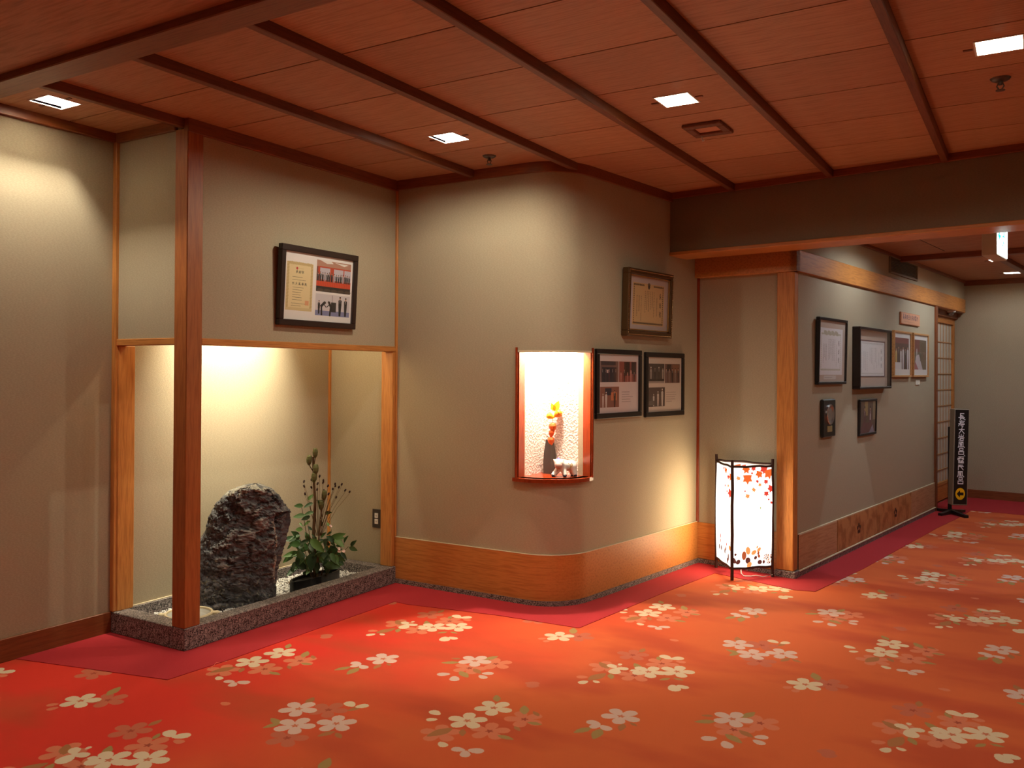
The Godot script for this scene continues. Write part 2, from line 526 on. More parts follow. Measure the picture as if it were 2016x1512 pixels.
func carpet_motifs() -> Array:
	var s := ["FG -1807 -3879 -44 2", "FG -1637 -3844 73 44", "FG -1589 -4075 -78 -34", "PG -1544 -4148 52 -4", "PG -1816 -3707 -49 27", "Ll -1784 -3866 -77 -61", "LL -1650 -3944 -57 -64", "LL -1746 -3806 36 64", "Ll -1798 -3672 32 -127", "LL -1480 -3902 -33 53", "LL -1467 -3910 52 3", "LL -1618 -4113 -27 -52", "PW -1755 -3890 -54 -35", "PW -1755 -3890 58 -24", "PW -1755 -3890 25 81", "PW -1758 -3936 -6 -29", "FW -1600 -3929 65 -16", "PW -1646 -3921 -37 23", "FW -1484 -4006 77 -34", "PW -1575 -4159 -67 -36", "PW -1575 -4159 47 -57", "PW -1795 -3660 -21 52", "PW -1776 -3680 37 16", "PW -1440 -3825 44 72", "PW -1420 -3832 60 13", "Fg -2581 -2758 59 -24", "Fg -2521 -2492 58 -36", "LL -2652 -2572 -23 75", "LL -2643 -2562 -80 -27", "Ll -2707 -2754 -29 -77", "Ll -2485 -2860 -18 69", "Ll -2405 -2622 -26 74", "Ll -2392 -2615 54 30", "FK -2697 -2702 -53 62", "FK -2582 -2582 -40 77", "FK -2453 -2674 54 -69", "PW -2515 -2841 -62 -29", "PW -2504 -2840 34 -51", "Fg -2136 -4249 78 -7", "LL -2189 -4275 -46 -97", "PG -2275 -4126 -30 38", "PG -2242 -4108 -13 47", "FW -2230 -4189 -98 8", "Fg -3101 -2242 -26 75", "Ll -3084 -2301 -7 -73", "LL -1546 -3189 -39 83", "LL -1508 -3198 16 104", "Ll -1450 -3294 15 72", "Ll -1433 -3320 40 20", "FK -1491 -3361 -79 47", "PK -1526 -3231 -66 -12", "PK -1526 -3231 -26 46", "PK -1526 -3231 58 26", "FG -972 -3601 33 -44", "FG -1047 -3479 57 -28", "LL -1051 -3618 27 -87", "LL -1135 -3522 -74 54", "LL -1062 -3419 82 53", "Ll -1159 -3569 -49 18", "Ll -1026 -3485 69 43", "FK -1084 -3582 -58 72", "PK -1079 -3363 -51 40", "PK -1047 -3351 40 56", "PK -956 -3449 49 -31", "PK -952 -3424 51 23", "FG -484 -4992 43 -88", "FG -543 -4814 -28 108", "FG -699 -4692 -53 10", "LL -510 -5037 -49 -83", "LL -682 -5094 -45 -65", "LL -458 -4972 64 -10", "LL -494 -4799 75 2", "Ll -685 -4759 -42 118", "Ll -448 -5052 -46 -33", "Ll -482 -4910 44 30", "Ll -645 -4773 37 56", "FW -657 -5027 91 -7", "FW -677 -4853 -91 11", "PW -809 -4841 -61 -19", "PW -789 -4799 -39 29", "PW -654 -4627 47 26", "PK -526 -4616 -55 14", "PK -526 -4616 33 48", "PK -521 -4625 62 -22", "Pg -1969 -3506 -52 33", "PG -1698 -4465 52 1", "Pg -618 -5359 -52 33", "Pg -717 -3450 65 -27"]
	var out := []
	for t in s:
		var w: PackedStringArray = t.split(" ")
		out.append([w[0][0], w[0][1], Vector2(int(w[1]), int(w[2])) / 1000.0, Vector2(int(w[3]), int(w[4])) / 1000.0])
	return out

func petal(base: Vector2, tip: Vector2, fat: float, pointed: float) -> PackedVector2Array:
	var d := tip - base
	var n := Vector2(-d.y, d.x)
	var p := PackedVector2Array()
	for k in 14:
		var a := TAU * k / 14
		var t := 0.5 - 0.5 * cos(a)
		p.append(base + d * t + n * fat * sin(a) * (1.0 - pointed * absf(t - 0.45)) * (0.72 + 0.5 * t if pointed < 0.5 else 1.0))
	return p

func carpet_texture(x0: float, z0: float, x1: float, z1: float, w: int, h: int) -> ImageTexture:
	# ground: red that runs over into orange, in soft strokes
	var gw := 200; var gh := 200
	var g := Image.create(gw, gh, false, Image.FORMAT_RGB8)
	var n1 := FastNoiseLite.new(); n1.seed = 5; n1.frequency = 0.55; n1.fractal_octaves = 4
	var n2 := FastNoiseLite.new(); n2.seed = 8; n2.frequency = 1.1; n2.fractal_octaves = 4
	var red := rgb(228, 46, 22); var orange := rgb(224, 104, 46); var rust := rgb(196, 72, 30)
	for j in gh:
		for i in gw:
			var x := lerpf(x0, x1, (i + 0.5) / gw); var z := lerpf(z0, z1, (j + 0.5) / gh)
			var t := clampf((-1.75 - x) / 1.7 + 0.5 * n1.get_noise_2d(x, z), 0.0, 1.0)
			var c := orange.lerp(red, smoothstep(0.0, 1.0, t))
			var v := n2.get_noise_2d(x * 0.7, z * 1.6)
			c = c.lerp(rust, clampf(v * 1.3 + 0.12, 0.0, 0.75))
			g.set_pixel(i, j, c)
	g.resize(w, h, Image.INTERPOLATE_CUBIC)
	var sc := Vector2(w / (x1 - x0), h / (z1 - z0))
	var to_px := func(p: Vector2) -> Vector2: return (p - Vector2(x0, z0)) * sc
	var col := {"W": rgb(236, 216, 184), "K": rgb(228, 196, 184), "G": rgb(226, 128, 92), "g": rgb(204, 106, 76), "L": rgb(172, 142, 82), "l": rgb(178, 116, 66)}
	var motifs := carpet_motifs()
	var put := func(pts: PackedVector2Array, c: Color):
		var q := PackedVector2Array()
		for p in pts: q.append(to_px.call(p))
		img_poly(g, q, c)
	for a in range(-8, 9):
		for b in range(-4, 9):
			var off: Vector2 = A1 * a + A2 * b
			var o := Vector2(-1.6, -4.0) + off
			if o.x < x0 - 1.5 or o.x > x1 + 1.5 or o.y < z0 - 2.0 or o.y > z1 + 2.0: continue
			for m in motifs:
				var p: Vector2 = m[2] + off
				p.y += 0.08 * clampf((p.y + 2.72) / 0.6, 0.0, 1.0)
				if p.x < x0 - 0.2 or p.x > x1 + 0.2 or p.y < z0 - 0.2 or p.y > z1 + 0.2: continue
				var d: Vector2 = m[3]
				var c: Color = col[m[1]]
				if m[0] == "F":
					d = d.normalized() * 0.086
					for k in 5: put.call(petal(p + d.rotated(TAU * k / 5) * 0.1, p + d.rotated(TAU * k / 5), 0.36, 0.0), c)
					var eye: Color = rgb(214, 120, 84) if m[1] in ["W", "K"] else rgb(170, 70, 42)
					for k in 5: put.call(petal(p, p + d.rotated(TAU * (k + 0.5) / 5) * 0.2, 0.25, 0.2), eye)
					put.call(petal(p - d * 0.09, p + d * 0.09, 0.5, 0.0), eye)
				elif m[0] == "P": put.call(petal(p, p + d, 0.36, 0.0), c)
				else: put.call(petal(p, p + d, 0.24, 0.9), c)
	return tex(g)

func carpet_mat(t: Texture2D) -> StandardMaterial3D:
	var m := mat(Color.WHITE, 0.95)
	m.albedo_texture = t
	m.texture_repeat = false
	m.detail_enabled = true
	m.detail_blend_mode = BaseMaterial3D.BLEND_MODE_MUL
	m.detail_uv_layer = BaseMaterial3D.DETAIL_UV_2
	m.detail_albedo = M.fleck
	m.uv2_triplanar = true
	m.uv2_world_triplanar = true
	m.uv2_scale = Vector3(1.6, 1.6, 1.6)
	return m

func carpet_piece(x0: float, z0: float, x1: float, z1: float, u: Rect2) -> ArrayMesh:
	var st := begin()
	st.set_color(Color.WHITE)
	quad(st, Vector3(x0, 0, z0), Vector3(x1, 0, z0), Vector3(x1, 0, z1), Vector3(x0, 0, z1), Vector3.UP, [u.position, Vector2(u.end.x, u.position.y), u.end, Vector2(u.position.x, u.end.y)])
	st.generate_tangents()
	return st.commit()

func build_floor():
	M.pile = bump_tex(0.25, 0.6, 512, 21)
	M.fleck = noise_tex(FastNoiseLite.TYPE_SIMPLEX, 0.16, [[0.2, Color(0.8, 0.78, 0.76)], [0.75, Color(1, 1, 1)]], 512, 77, 3)
	var base := struct("floor", box(Vector3(-4.6, -0.15, -12.6), Vector3(3.2, -0.002, 3.2)), mat(rgb(120, 60, 40), 0.9), "carpeted hall floor, orange red with woven cherry blossoms", "floor")
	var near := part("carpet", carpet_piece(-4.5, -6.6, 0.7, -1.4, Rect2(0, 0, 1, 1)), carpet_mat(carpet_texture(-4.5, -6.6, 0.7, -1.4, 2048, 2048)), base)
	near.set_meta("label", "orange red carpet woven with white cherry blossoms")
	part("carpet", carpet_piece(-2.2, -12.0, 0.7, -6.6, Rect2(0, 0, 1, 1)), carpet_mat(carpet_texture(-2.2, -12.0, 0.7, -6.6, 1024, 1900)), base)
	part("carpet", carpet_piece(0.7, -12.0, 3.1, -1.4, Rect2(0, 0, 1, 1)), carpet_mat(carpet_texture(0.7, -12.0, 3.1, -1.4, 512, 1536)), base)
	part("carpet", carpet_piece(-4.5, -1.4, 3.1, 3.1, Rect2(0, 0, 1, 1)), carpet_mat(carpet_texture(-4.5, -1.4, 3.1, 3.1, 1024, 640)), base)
	# plain crimson border along the walls
	var inner := [Vector2(-4.355, -2.41), Vector2(-3.463, -2.623), Vector2(-3.443, -2.963), Vector2(-3.437, -4.262), Vector2(-3.339, -4.254), Vector2(-2.729, -4.351), Vector2(-2.205, -4.382), Vector2(-2.159, -4.763), Vector2(-2.094, -5.337), Vector2(-1.98, -6.102), Vector2(-1.375, -5.92), Vector2(-1.248, -5.954), Vector2(-1.09, -6.844), Vector2(-0.789, -9.021), Vector2(-0.668, -9.736), Vector2(-0.584, -10.397), Vector2(1.6, -10.15)]
	var far1 := K(3.0, 0, -5.24); var far2 := K(0.66, 0, -5.24); var e := K(0.66, 0, -3.9); var e2 := K(0.75, 0, -3.9); var e3 := K(0.75, 0, 0.02); var e4 := K(0.02, 0, 0.02)
	var outer := [Vector2(far1.x, far1.z), Vector2(far2.x, far2.z), Vector2(e.x, e.z), Vector2(e2.x, e2.z), Vector2(e3.x, e3.z), Vector2(e4.x, e4.z), Vector2(-2.38, -5.05), Vector2(-2.5, -4.72), Vector2(-2.72, -4.64), Vector2(-3.735, -4.64), Vector2(-3.735, -2.925), Vector2(-4.355, -2.925)]
	var crimson := mat(rgb(168, 28, 38), 0.95)
	crimson.normal_enabled = true
	crimson.normal_texture = M.pile
	crimson.uv1_triplanar = true
	crimson.uv1_scale = Vector3(2, 2, 2)
	crimson.rim_enabled = true
	crimson.rim = 0.06
	crimson.rim_tint = 0.8
	var poly := PackedVector2Array(inner + outer)
	var bo := part("carpet_border", prism(poly, 0.0, 0.003), crimson, base)
	bo.set_meta("label", "plain crimson carpet border along the walls")
	# a loose pale thread by the border
	part("loose_thread", tube([Vector3(-3.42, 0.004, -2.83), Vector3(-3.415, 0.012, -2.85), Vector3(-3.425, 0.018, -2.872), Vector3(-3.41, 0.012, -2.89)], 0.0016, 0.0012, 6), mat(rgb(220, 120, 96), 0.9), base)

# ------------------------------------------------------------------ ceilings
func lamp_spots() -> Array:
	return [[-4.085, -2.43], [-2.795, -3.915], [-1.465, -3.915], [-0.125, -3.9]]

func beam_x(k: int) -> float:
	return -1.773 + 0.665 * k      # far edge of beam k

func row_z(j: int) -> float:
	return -2.17 if j < 0 else -2.66 - 0.5035 * j

func build_ceiling():
	var c := struct("ceiling", box(Vector3(-4.6, 3.02, -12.6), Vector3(3.2, 3.12, 3.2)), M.gap, "dark wood board ceiling crossed by thin battens", "ceiling")
	var shapes := {}
	for k in range(-4, 7):
		for j in range(-1, 7):
			var x0 := maxf(beam_x(k) + 0.001, -4.37); var x1 := minf(beam_x(k + 1) - 0.036, 2.62)
			var z1 := row_z(j) - 0.004; var z0 := row_z(j + 1) + 0.004
			if x1 < x0 + 0.02: continue
			if x0 > -1.2 and z1 < -6.2: continue
			var holes := []
			for s in lamp_spots():
				if s[0] > x0 and s[0] < x1 and s[1] > z0 and s[1] < z1: holes.append([s[0], s[1], 0.08])
			part("ceiling_panel", slab(x0, x1, z0, z1, CEIL, CEIL + 0.012, holes), M.panels[(k * 5 + j * 3 + 40) % 4], c)
	for k in range(-3, 7):
		var b := struct("ceiling_batten", cbox(Vector3(-0.037, CEIL - 0.046, -6.4), Vector3(0, CEIL + 0.03, -2.175), 0.003), M.beam, "thin dark wood ceiling batten, number %d counted from the alcove" % (k + 4), "batten", Vector3(beam_x(k), 0, 0))
		tag(b, "", "", "ceiling battens")
	struct("ceiling_beam", cbox(Vector3(-4.37, CEIL - 0.05, -2.18), Vector3(2.62, CEIL + 0.2, -2.05), 0.004), M.bigbeam, "broad wooden ceiling beam that the thin battens butt against", "beam")
	var near_holes := []
	for s in near_lamps(): near_holes.append([s[0], s[1], 0.08])
	struct("ceiling_entrance", slab(-4.4, 2.62, -2.05, 3.05, CEIL - 0.018, CEIL + 0.002, near_holes), M.plain_ceiling, "plain ceiling of smooth brown boards before the broad beam", "ceiling")

func near_lamps() -> Array:
	return [[-2.8, -0.6], [-0.9, -0.6], [1.0, -0.6], [-2.8, 1.6], [-0.9, 1.6], [1.0, 1.6]]

# ------------------------------------------------------------------ walls
func arc_path() -> PackedVector2Array:
	var p := PackedVector2Array([Vector2(-2.718, -4.65)])
	var cc := Vector2(-2.718, -4.95)
	for k in range(1, 17):
		var a := PI / 2 - (PI / 2 - 0.13963) * k / 16.0
		p.append(cc + Vector2(cos(a), sin(a)) * 0.3)
	return p

func build_walls():
	var up := 3.05
	struct("wall_west", box(Vector3(-4.5, 0, -4.8), Vector3(-4.36, up, 3.15)), M.wall, "tan fabric wall running past the stone alcove", "wall")
	struct("wall_south", box(Vector3(-4.5, 0, 3.05), Vector3(2.75, up, 3.2)), M.wall, "tan wall closing the hall behind the viewer", "wall")
	var re := K(4.9, 0, 0.44)
	struct("wall_east", box(Vector3(2.62, 0, re.z - 0.3), Vector3(2.76, up, 3.15)), M.wall, "tan wall closing the far side of the hall", "wall")
	# rounded wall: straight piece, curve with the niche opening, straight piece
	var arc := arc_path()
	var end := Vector2(KO.x, KO.z)
	var nr := K(0, 0, 1.45)
	var st := begin()
	var nl := Vector2(-2.78, -4.65); var nrr := Vector2(nr.x, nr.z)
	add_ribbon(st, PackedVector2Array([Vector2(-4.362, -4.65), Vector2(-3.74, -4.65), nl]), 0, up, 0, 0.1)
	var mid := PackedVector2Array([nl])
	for p in arc: mid.append(p)
	mid.append(nrr)
	add_ribbon(st, mid, 0, 0.785, 0, 0.06)
	add_ribbon(st, mid, 1.58, up, 0, 0.06)
	add_ribbon(st, PackedVector2Array([nrr, end]), 0, up, 0, 0.1)
	var w := struct("wall_rounded", st.commit(), M.wall, "tan fabric wall bending round a smooth corner, pierced by the lit niche", "wall")
	var full := PackedVector2Array([Vector2(-3.745, -4.65)])
	for p in arc: full.append(p)
	full.append(end)
	var wb := struct("baseboard_rounded", ribbon(full, 0.034, 0.314, 0.009, 0.02), M.wood_x, "tall orange wood wainscot board bent round the rounded corner", "wainscot")
	part("top_edge", ribbon(full, 0.314, 0.3175, 0.010, 0.02), M.caulk, wb)
	struct("baseboard_granite", ribbon(full, 0.0, 0.033, 0.014, 0.03), M.granite, "low speckled granite plinth under the rounded wainscot", "plinth")
	struct("trim_1", ribbon(full, CEIL - 0.062, CEIL + 0.02, 0.022, 0.04), M.dark_x, "dark wood ceiling trim following the rounded wall", "trim")
	# hall wall: baseboard and ceiling trim
	struct("baseboard_west", cbox(Vector3(-4.365, 0, -2.93), Vector3(-4.348, 0.116, 3.05), 0.003), M.dark_z, "dark wood baseboard under the tan wall beside the alcove", "baseboard")
	struct("trim_2", cbox(Vector3(-4.365, CEIL - 0.05, -2.93), Vector3(-4.335, CEIL + 0.02, -2.07), 0.003), M.dark_z, "dark wood ceiling trim above the wall beside the alcove", "trim")
	# recess wall with its post and beam
	var hx := Basis(Vector3.UP, KA)
	struct("wall_recess", box(Vector3(-0.1, 0, -0.12), Vector3(0.64, up, 0)), M.wall, "narrow tan wall of the recess behind the paper lantern", "wall", KO, KA)
	struct("baseboard_recess", cbox(Vector3(0, 0.034, -0.01), Vector3(0.64, 0.31, 0.009), 0.003), M.wood_x, "orange wood wainscot behind the paper lantern", "wainscot", KO, KA)
	struct("trim_3", cbox(Vector3(0, 0, -0.01), Vector3(0.64, 0.033, 0.014), 0.002), M.granite, "granite plinth strip behind the paper lantern", "plinth", KO, KA)
	struct("trim_4", cbox(Vector3(-0.004, 0.31, -0.006), Vector3(0.016, 2.17, 0.016), 0.002), M.red_wood, "thin red wood strip in the corner beside the paper lantern", "trim", KO, KA)
	var post := thing("corner_post", "square wooden corner post standing beside the paper lantern", "post", K(0, 0, 0), KA)
	part("shaft", cbox(Vector3(0.642, 0.05, -0.03), Vector3(0.77, 2.172, 0.045), 0.006), M.wood_y, post)
	part("plinth", cbox(Vector3(0.634, 0, -0.035), Vector3(0.785, 0.05, 0.053), 0.004), M.granite, post)
	var be := begin()
	add_cbox(be, Vector3(0.0, 2.17, -0.01), Vector3(0.79, 2.33, 0.06), 0.004)
	add_cbox(be, Vector3(0.74, 2.17, -5.2), Vector3(0.79, 2.325, 0.06), 0.004)
	struct("lintel_beam", be.commit(), M.wood_z, "long pale wooden lintel beam along the passage wall", "beam", KO, KA)
	# dropped header over the passage
	struct("wall_header", box(Vector3(-0.1, 2.32, 0.19), Vector3(4.95, up, 0.44)), M.wall_shaded, "tan header wall hanging over the passage entrance, shade painted into its colour", "wall", KO, KA)
	struct("trim_5", cbox(Vector3(-0.02, 2.296, 0.185), Vector3(4.95, 2.322, 0.45), 0.004), M.wood_x, "wooden board under the edge of the hanging header", "trim", KO, KA)
	struct("trim_6", cbox(Vector3(-0.02, CEIL - 0.045, 0.44), Vector3(4.95, CEIL + 0.02, 0.46), 0.003), M.dark_x, "dark wood ceiling trim above the hanging header", "trim", KO, KA)

# ------------------------------------------------------------------ passage beyond the header
func build_corridor():
	var up := 2.75
	struct("wall_passage", box(Vector3(0.64, 0, -3.93), Vector3(0.768, up, -0.032)), M.wall, "passage wall hung with certificates and photographs", "wall", KO, KA)
	struct("wall_passage_upper", box(Vector3(0.62, 2.17, -5.3), Vector3(0.768, up, -3.93)), M.wall, "short wall above the sliding lattice door", "wall", KO, KA)
	struct("wall_far", box(Vector3(0.3, 0, -5.4), Vector3(4.9, up, -5.25)), M.wall, "plain dim wall at the end of the passage", "wall", KO, KA)
	struct("wall_passage_east", box(Vector3(4.3, 0, -5.4), Vector3(4.45, up, 0.44)), M.wall, "plain wall closing the open side of the passage", "wall", KO, KA)
	struct("baseboard_far", cbox(Vector3(0.62, 0, -5.26), Vector3(4.3, 0.1, -5.235), 0.003), M.dark_x, "dark wood baseboard under the plain end wall", "baseboard", KO, KA)
	struct("trim_7", cbox(Vector3(0.62, 2.49, -5.26), Vector3(4.3, 2.56, -5.23), 0.003), M.dark_x, "dark ceiling trim at the end of the passage", "trim", KO, KA)
	struct("trim_8", cbox(Vector3(0.76, 2.52, -5.25), Vector3(0.785, 2.56, 0.19), 0.003), M.dark_z, "dark ceiling trim above the certificates", "trim", KO, KA)
	var holes := []
	for s in passage_lamps(): holes.append([s[0], s[1], 0.07])
	var cl := struct("ceiling_passage", slab(0.0, 4.4, -5.4, 0.2, 2.55, 2.57, holes), M.plain_ceiling, "low brown board ceiling of the passage", "ceiling", KO, KA)
	part("joint", box(Vector3(1.19, 2.5485, -2.4), Vector3(1.196, 2.551, 0.18)), M.gap, cl)
	struct("passage_beam", cbox(Vector3(0.77, 2.5, -2.62), Vector3(4.3, 2.56, -2.54), 0.004), M.dark_x, "dark beam across the low passage ceiling", "beam", KO, KA)
	struct("passage_beam", cbox(Vector3(1.5, 2.505, -5.24), Vector3(1.56, 2.56, -2.62), 0.004), M.dark_z, "dark batten along the low passage ceiling", "beam", KO, KA)
	# wainscot of four boards, two with a cut-out flower
	var wn := struct("baseboard_passage", box(Vector3(0.76, 0.046, -3.86), Vector3(0.772, 0.3, -0.04)), M.gap, "brown wood wainscot of four boards along the passage wall", "wainscot", KO, KA)
	var ed := [-0.04, -0.84, -1.883, -2.951, -3.86]
	for i in 4:
		var fancy := i == 1 or i == 2
		var p := part("board", cbox(Vector3(0.765, 0.048, ed[i + 1] + 0.006), Vector3(0.779, 0.298, ed[i] - 0.006), 0.003), M.burl if fancy else M.tan_z, wn)
		if fancy:
			p.set_meta("label", "burl wood board pierced by a dark blossom")
			var m: float = (ed[i] + ed[i + 1]) / 2.0
			for k in 5:
				var a := TAU * k / 5 + 0.3
				var pm := begin()
				add_lathe(pm, [Vector2(0.0001, 0.0), Vector2(0.016, 0.0), Vector2(0.017, 0.0015), Vector2(0.0001, 0.0018)], 12, Transform3D(Basis(Vector3.BACK, -PI / 2), Vector3(0.7785, 0.165 + 0.03 * sin(a), m + 0.03 * cos(a))))
				part("petal_hole", pm.commit(), M.black, p)
	part("top_edge", cbox(Vector3(0.76, 0.298, -3.86), Vector3(0.777, 0.305, -0.04), 0.002), M.caulk, wn)
	struct("trim_9", cbox(Vector3(0.76, 0, -3.87), Vector3(0.782, 0.04, -0.03), 0.002), M.granite, "low granite plinth along the passage wall", "plinth", KO, KA)
	struct("trim_10", cbox(Vector3(0.76, 0.038, -3.87), Vector3(0.788, 0.048, -0.03), 0.002), M.caulk, "pale wooden bead on the granite plinth of the passage", "trim", KO, KA)
	struct("trim_11", cbox(Vector3(0.69, 0, -3.94), Vector3(0.785, 2.17, -3.86), 0.004), M.dark_y, "dark wooden jamb between the passage wall and lattice door", "trim", KO, KA)
	# sliding lattice door set back from the wall
	var d := struct("door_1", cbox(Vector3(0.635, 0.02, -5.24), Vector3(0.642, 2.1, -3.94), 0.001), mat(rgb(196, 190, 176), 0.8), "sliding door of wooden lattice over white paper", "door", KO, KA)
	for z in [-3.97, -5.21]:
		part("stile", cbox(Vector3(0.63, 0.02, z - 0.03), Vector3(0.668, 2.1, z + 0.03), 0.003), M.wood_y, d)
	part("rail", cbox(Vector3(0.63, 2.03, -5.2), Vector3(0.667, 2.1, -3.97), 0.003), M.wood_z, d)
	part("rail", cbox(Vector3(0.63, 0.19, -5.2), Vector3(0.667, 0.225, -3.97), 0.003), M.wood_z, d)
	part("kick_panel", cbox(Vector3(0.63, 0.02, -5.2), Vector3(0.66, 0.19, -3.97), 0.003), M.wood_z, d)
	for i in 9:
		part("lattice_bar", cbox(Vector3(0.64, 0.355 + 0.1815 * i, -5.2), Vector3(0.65, 0.368 + 0.1815 * i, -3.97), 0.002), M.pale_z, d)
	for i in 8:
		part("lattice_bar", cbox(Vector3(0.64, 0.22, -5.2 + 0.1367 * (i + 1) - 0.006), Vector3(0.648, 2.04, -5.2 + 0.1367 * (i + 1) + 0.006), 0.002), M.pale_y, d)
	struct("trim_12", cbox(Vector3(0.6, 2.1, -5.25), Vector3(0.7, 2.172, -3.93), 0.003), M.dark_z, "dark head rail above the sliding lattice door", "trim", KO, KA)
	var cam := thing("dome_camera", "small grey dome fitting under the end of the lintel beam", "fitting", K(0.73, 2.17, -4.75), KA)
	part("plate", lathe([Vector2(0.001, -0.02), Vector2(0.05, -0.018), Vector2(0.055, 0.0), Vector2(0.001, 0.0)], 20), M.white, cam)
	part("dome", lathe([Vector2(0.001, -0.055), Vector2(0.02, -0.05), Vector2(0.034, -0.034), Vector2(0.036, -0.018)], 20), M.steel, cam)
	# air grille above the beam
	var v := thing("air_grille", "dark slatted air grille high above the certificates", "grille", K(0.768, 2.45, -2.68), KA + PI / 2)
	var fr := begin()
	add_cbox(fr, Vector3(-0.465, -0.082, -0.004), Vector3(0.465, -0.064, 0.016), 0.002)
	add_cbox(fr, Vector3(-0.465, 0.064, -0.004), Vector3(0.465, 0.082, 0.016), 0.002)
	add_cbox(fr, Vector3(-0.465, -0.064, -0.004), Vector3(-0.447, 0.064, 0.016), 0.002)
	add_cbox(fr, Vector3(0.447, -0.064, -0.004), Vector3(0.465, 0.064, 0.016), 0.002)
	var gm := mat(rgb(120, 104, 80), 0.6)
	part("frame", fr.commit(), gm, v)
	part("backing", box(Vector3(-0.45, -0.066, 0.0), Vector3(0.45, 0.066, 0.002)), M.black, v)
	for i in 9:
		var s := begin()
		add_box(s, Vector3(-0.447, -0.001, -0.006), Vector3(0.447, 0.001, 0.006), Transform3D(Basis(Vector3.RIGHT, 0.7), Vector3(0, -0.056 + 0.014 * i, 0.008)))
		part("slat", s.commit(), gm, v)
	# lit exit sign under the passage ceiling
	var ex := thing("exit_sign", "white lit exit sign box hanging under the passage ceiling", "exit sign", K(1.99, 2.215, -0.22), KA)
	part("case", cbox(Vector3(-0.09, 0, -0.36), Vector3(-0.004, 0.26, 0), 0.004), mat(rgb(188, 178, 160), 0.5), ex)
	var im := Image.create(256, 180, false, Image.FORMAT_RGB8)
	im.fill(rgb(244, 252, 250))
	var gn := rgb(0, 150, 110)
	img_line(im, Vector2(20, 90), Vector2(70, 90), 14, gn)
	img_poly(im, PackedVector2Array([Vector2(14, 90), Vector2(52, 56), Vector2(52, 124)]), gn)
	im.fill_rect(Rect2i(118, 30, 100, 120), gn)
	im.fill_rect(Rect2i(130, 42, 76, 108), rgb(244, 252, 250))
	img_ellipse(im, Vector2(160, 56), 11, 11, gn)
	img_line(im, Vector2(158, 70), Vector2(150, 106), 18, gn)
	img_line(im, Vector2(150, 106), Vector2(176, 126), 10, gn); img_line(im, Vector2(150, 106), Vector2(126, 140), 10, gn)
	img_line(im, Vector2(158, 74), Vector2(184, 92), 8, gn); img_line(im, Vector2(158, 74), Vector2(130, 84), 8, gn)
	var em := mat(Color.WHITE, 0.4)
	em.albedo_texture = tex(im)
	em.emission_enabled = true
	em.emission_texture = em.albedo_texture
	em.emission = Color.BLACK
	em.emission_energy_multiplier = 6.0
	var face := begin()
	quad(face, Vector3(0, 0.012, -0.012), Vector3(0, 0.012, -0.348), Vector3(0, 0.248, -0.348), Vector3(0, 0.248, -0.012), Vector3.RIGHT)
	add_box(face, Vector3(-0.004, 0.012, -0.348), Vector3(-0.001, 0.248, -0.012))
	part("lit_face", face.commit(), em, ex)
	for z in [-0.08, -0.28]:
		part("hanger", tube([Vector3(-0.045, 0.26, z), Vector3(-0.045, 0.335, z)], 0.006, 0.006), M.steel, ex)
	area_light(ex, Vector3(0.012, 0.13, -0.18), Vector2(0.33, 0.23), PI / 2, Color(0.86, 1.0, 0.97), 0.35)

func area_light(parent: Node, at: Vector3, size: Vector2, turn: float, c: Color, e: float) -> AreaLight3D:
	var l := AreaLight3D.new()
	l.name = "glow"
	l.area_size = size
	l.area_normalize_energy = true
	l.light_color = c
	l.light_energy = e
	l.area_range = 12.0
	l.shadow_enabled = true
	# an area light shines along its own -z
	l.transform = Transform3D(Basis(Vector3.UP, turn + PI), at)
	parent.add_child(l, true)
	return l

func passage_lamps() -> Array:
	return [[1.45, -3.36], [1.36, -4.63], [2.6, -1.4], [2.6, -3.36], [1.3, -1.15]]

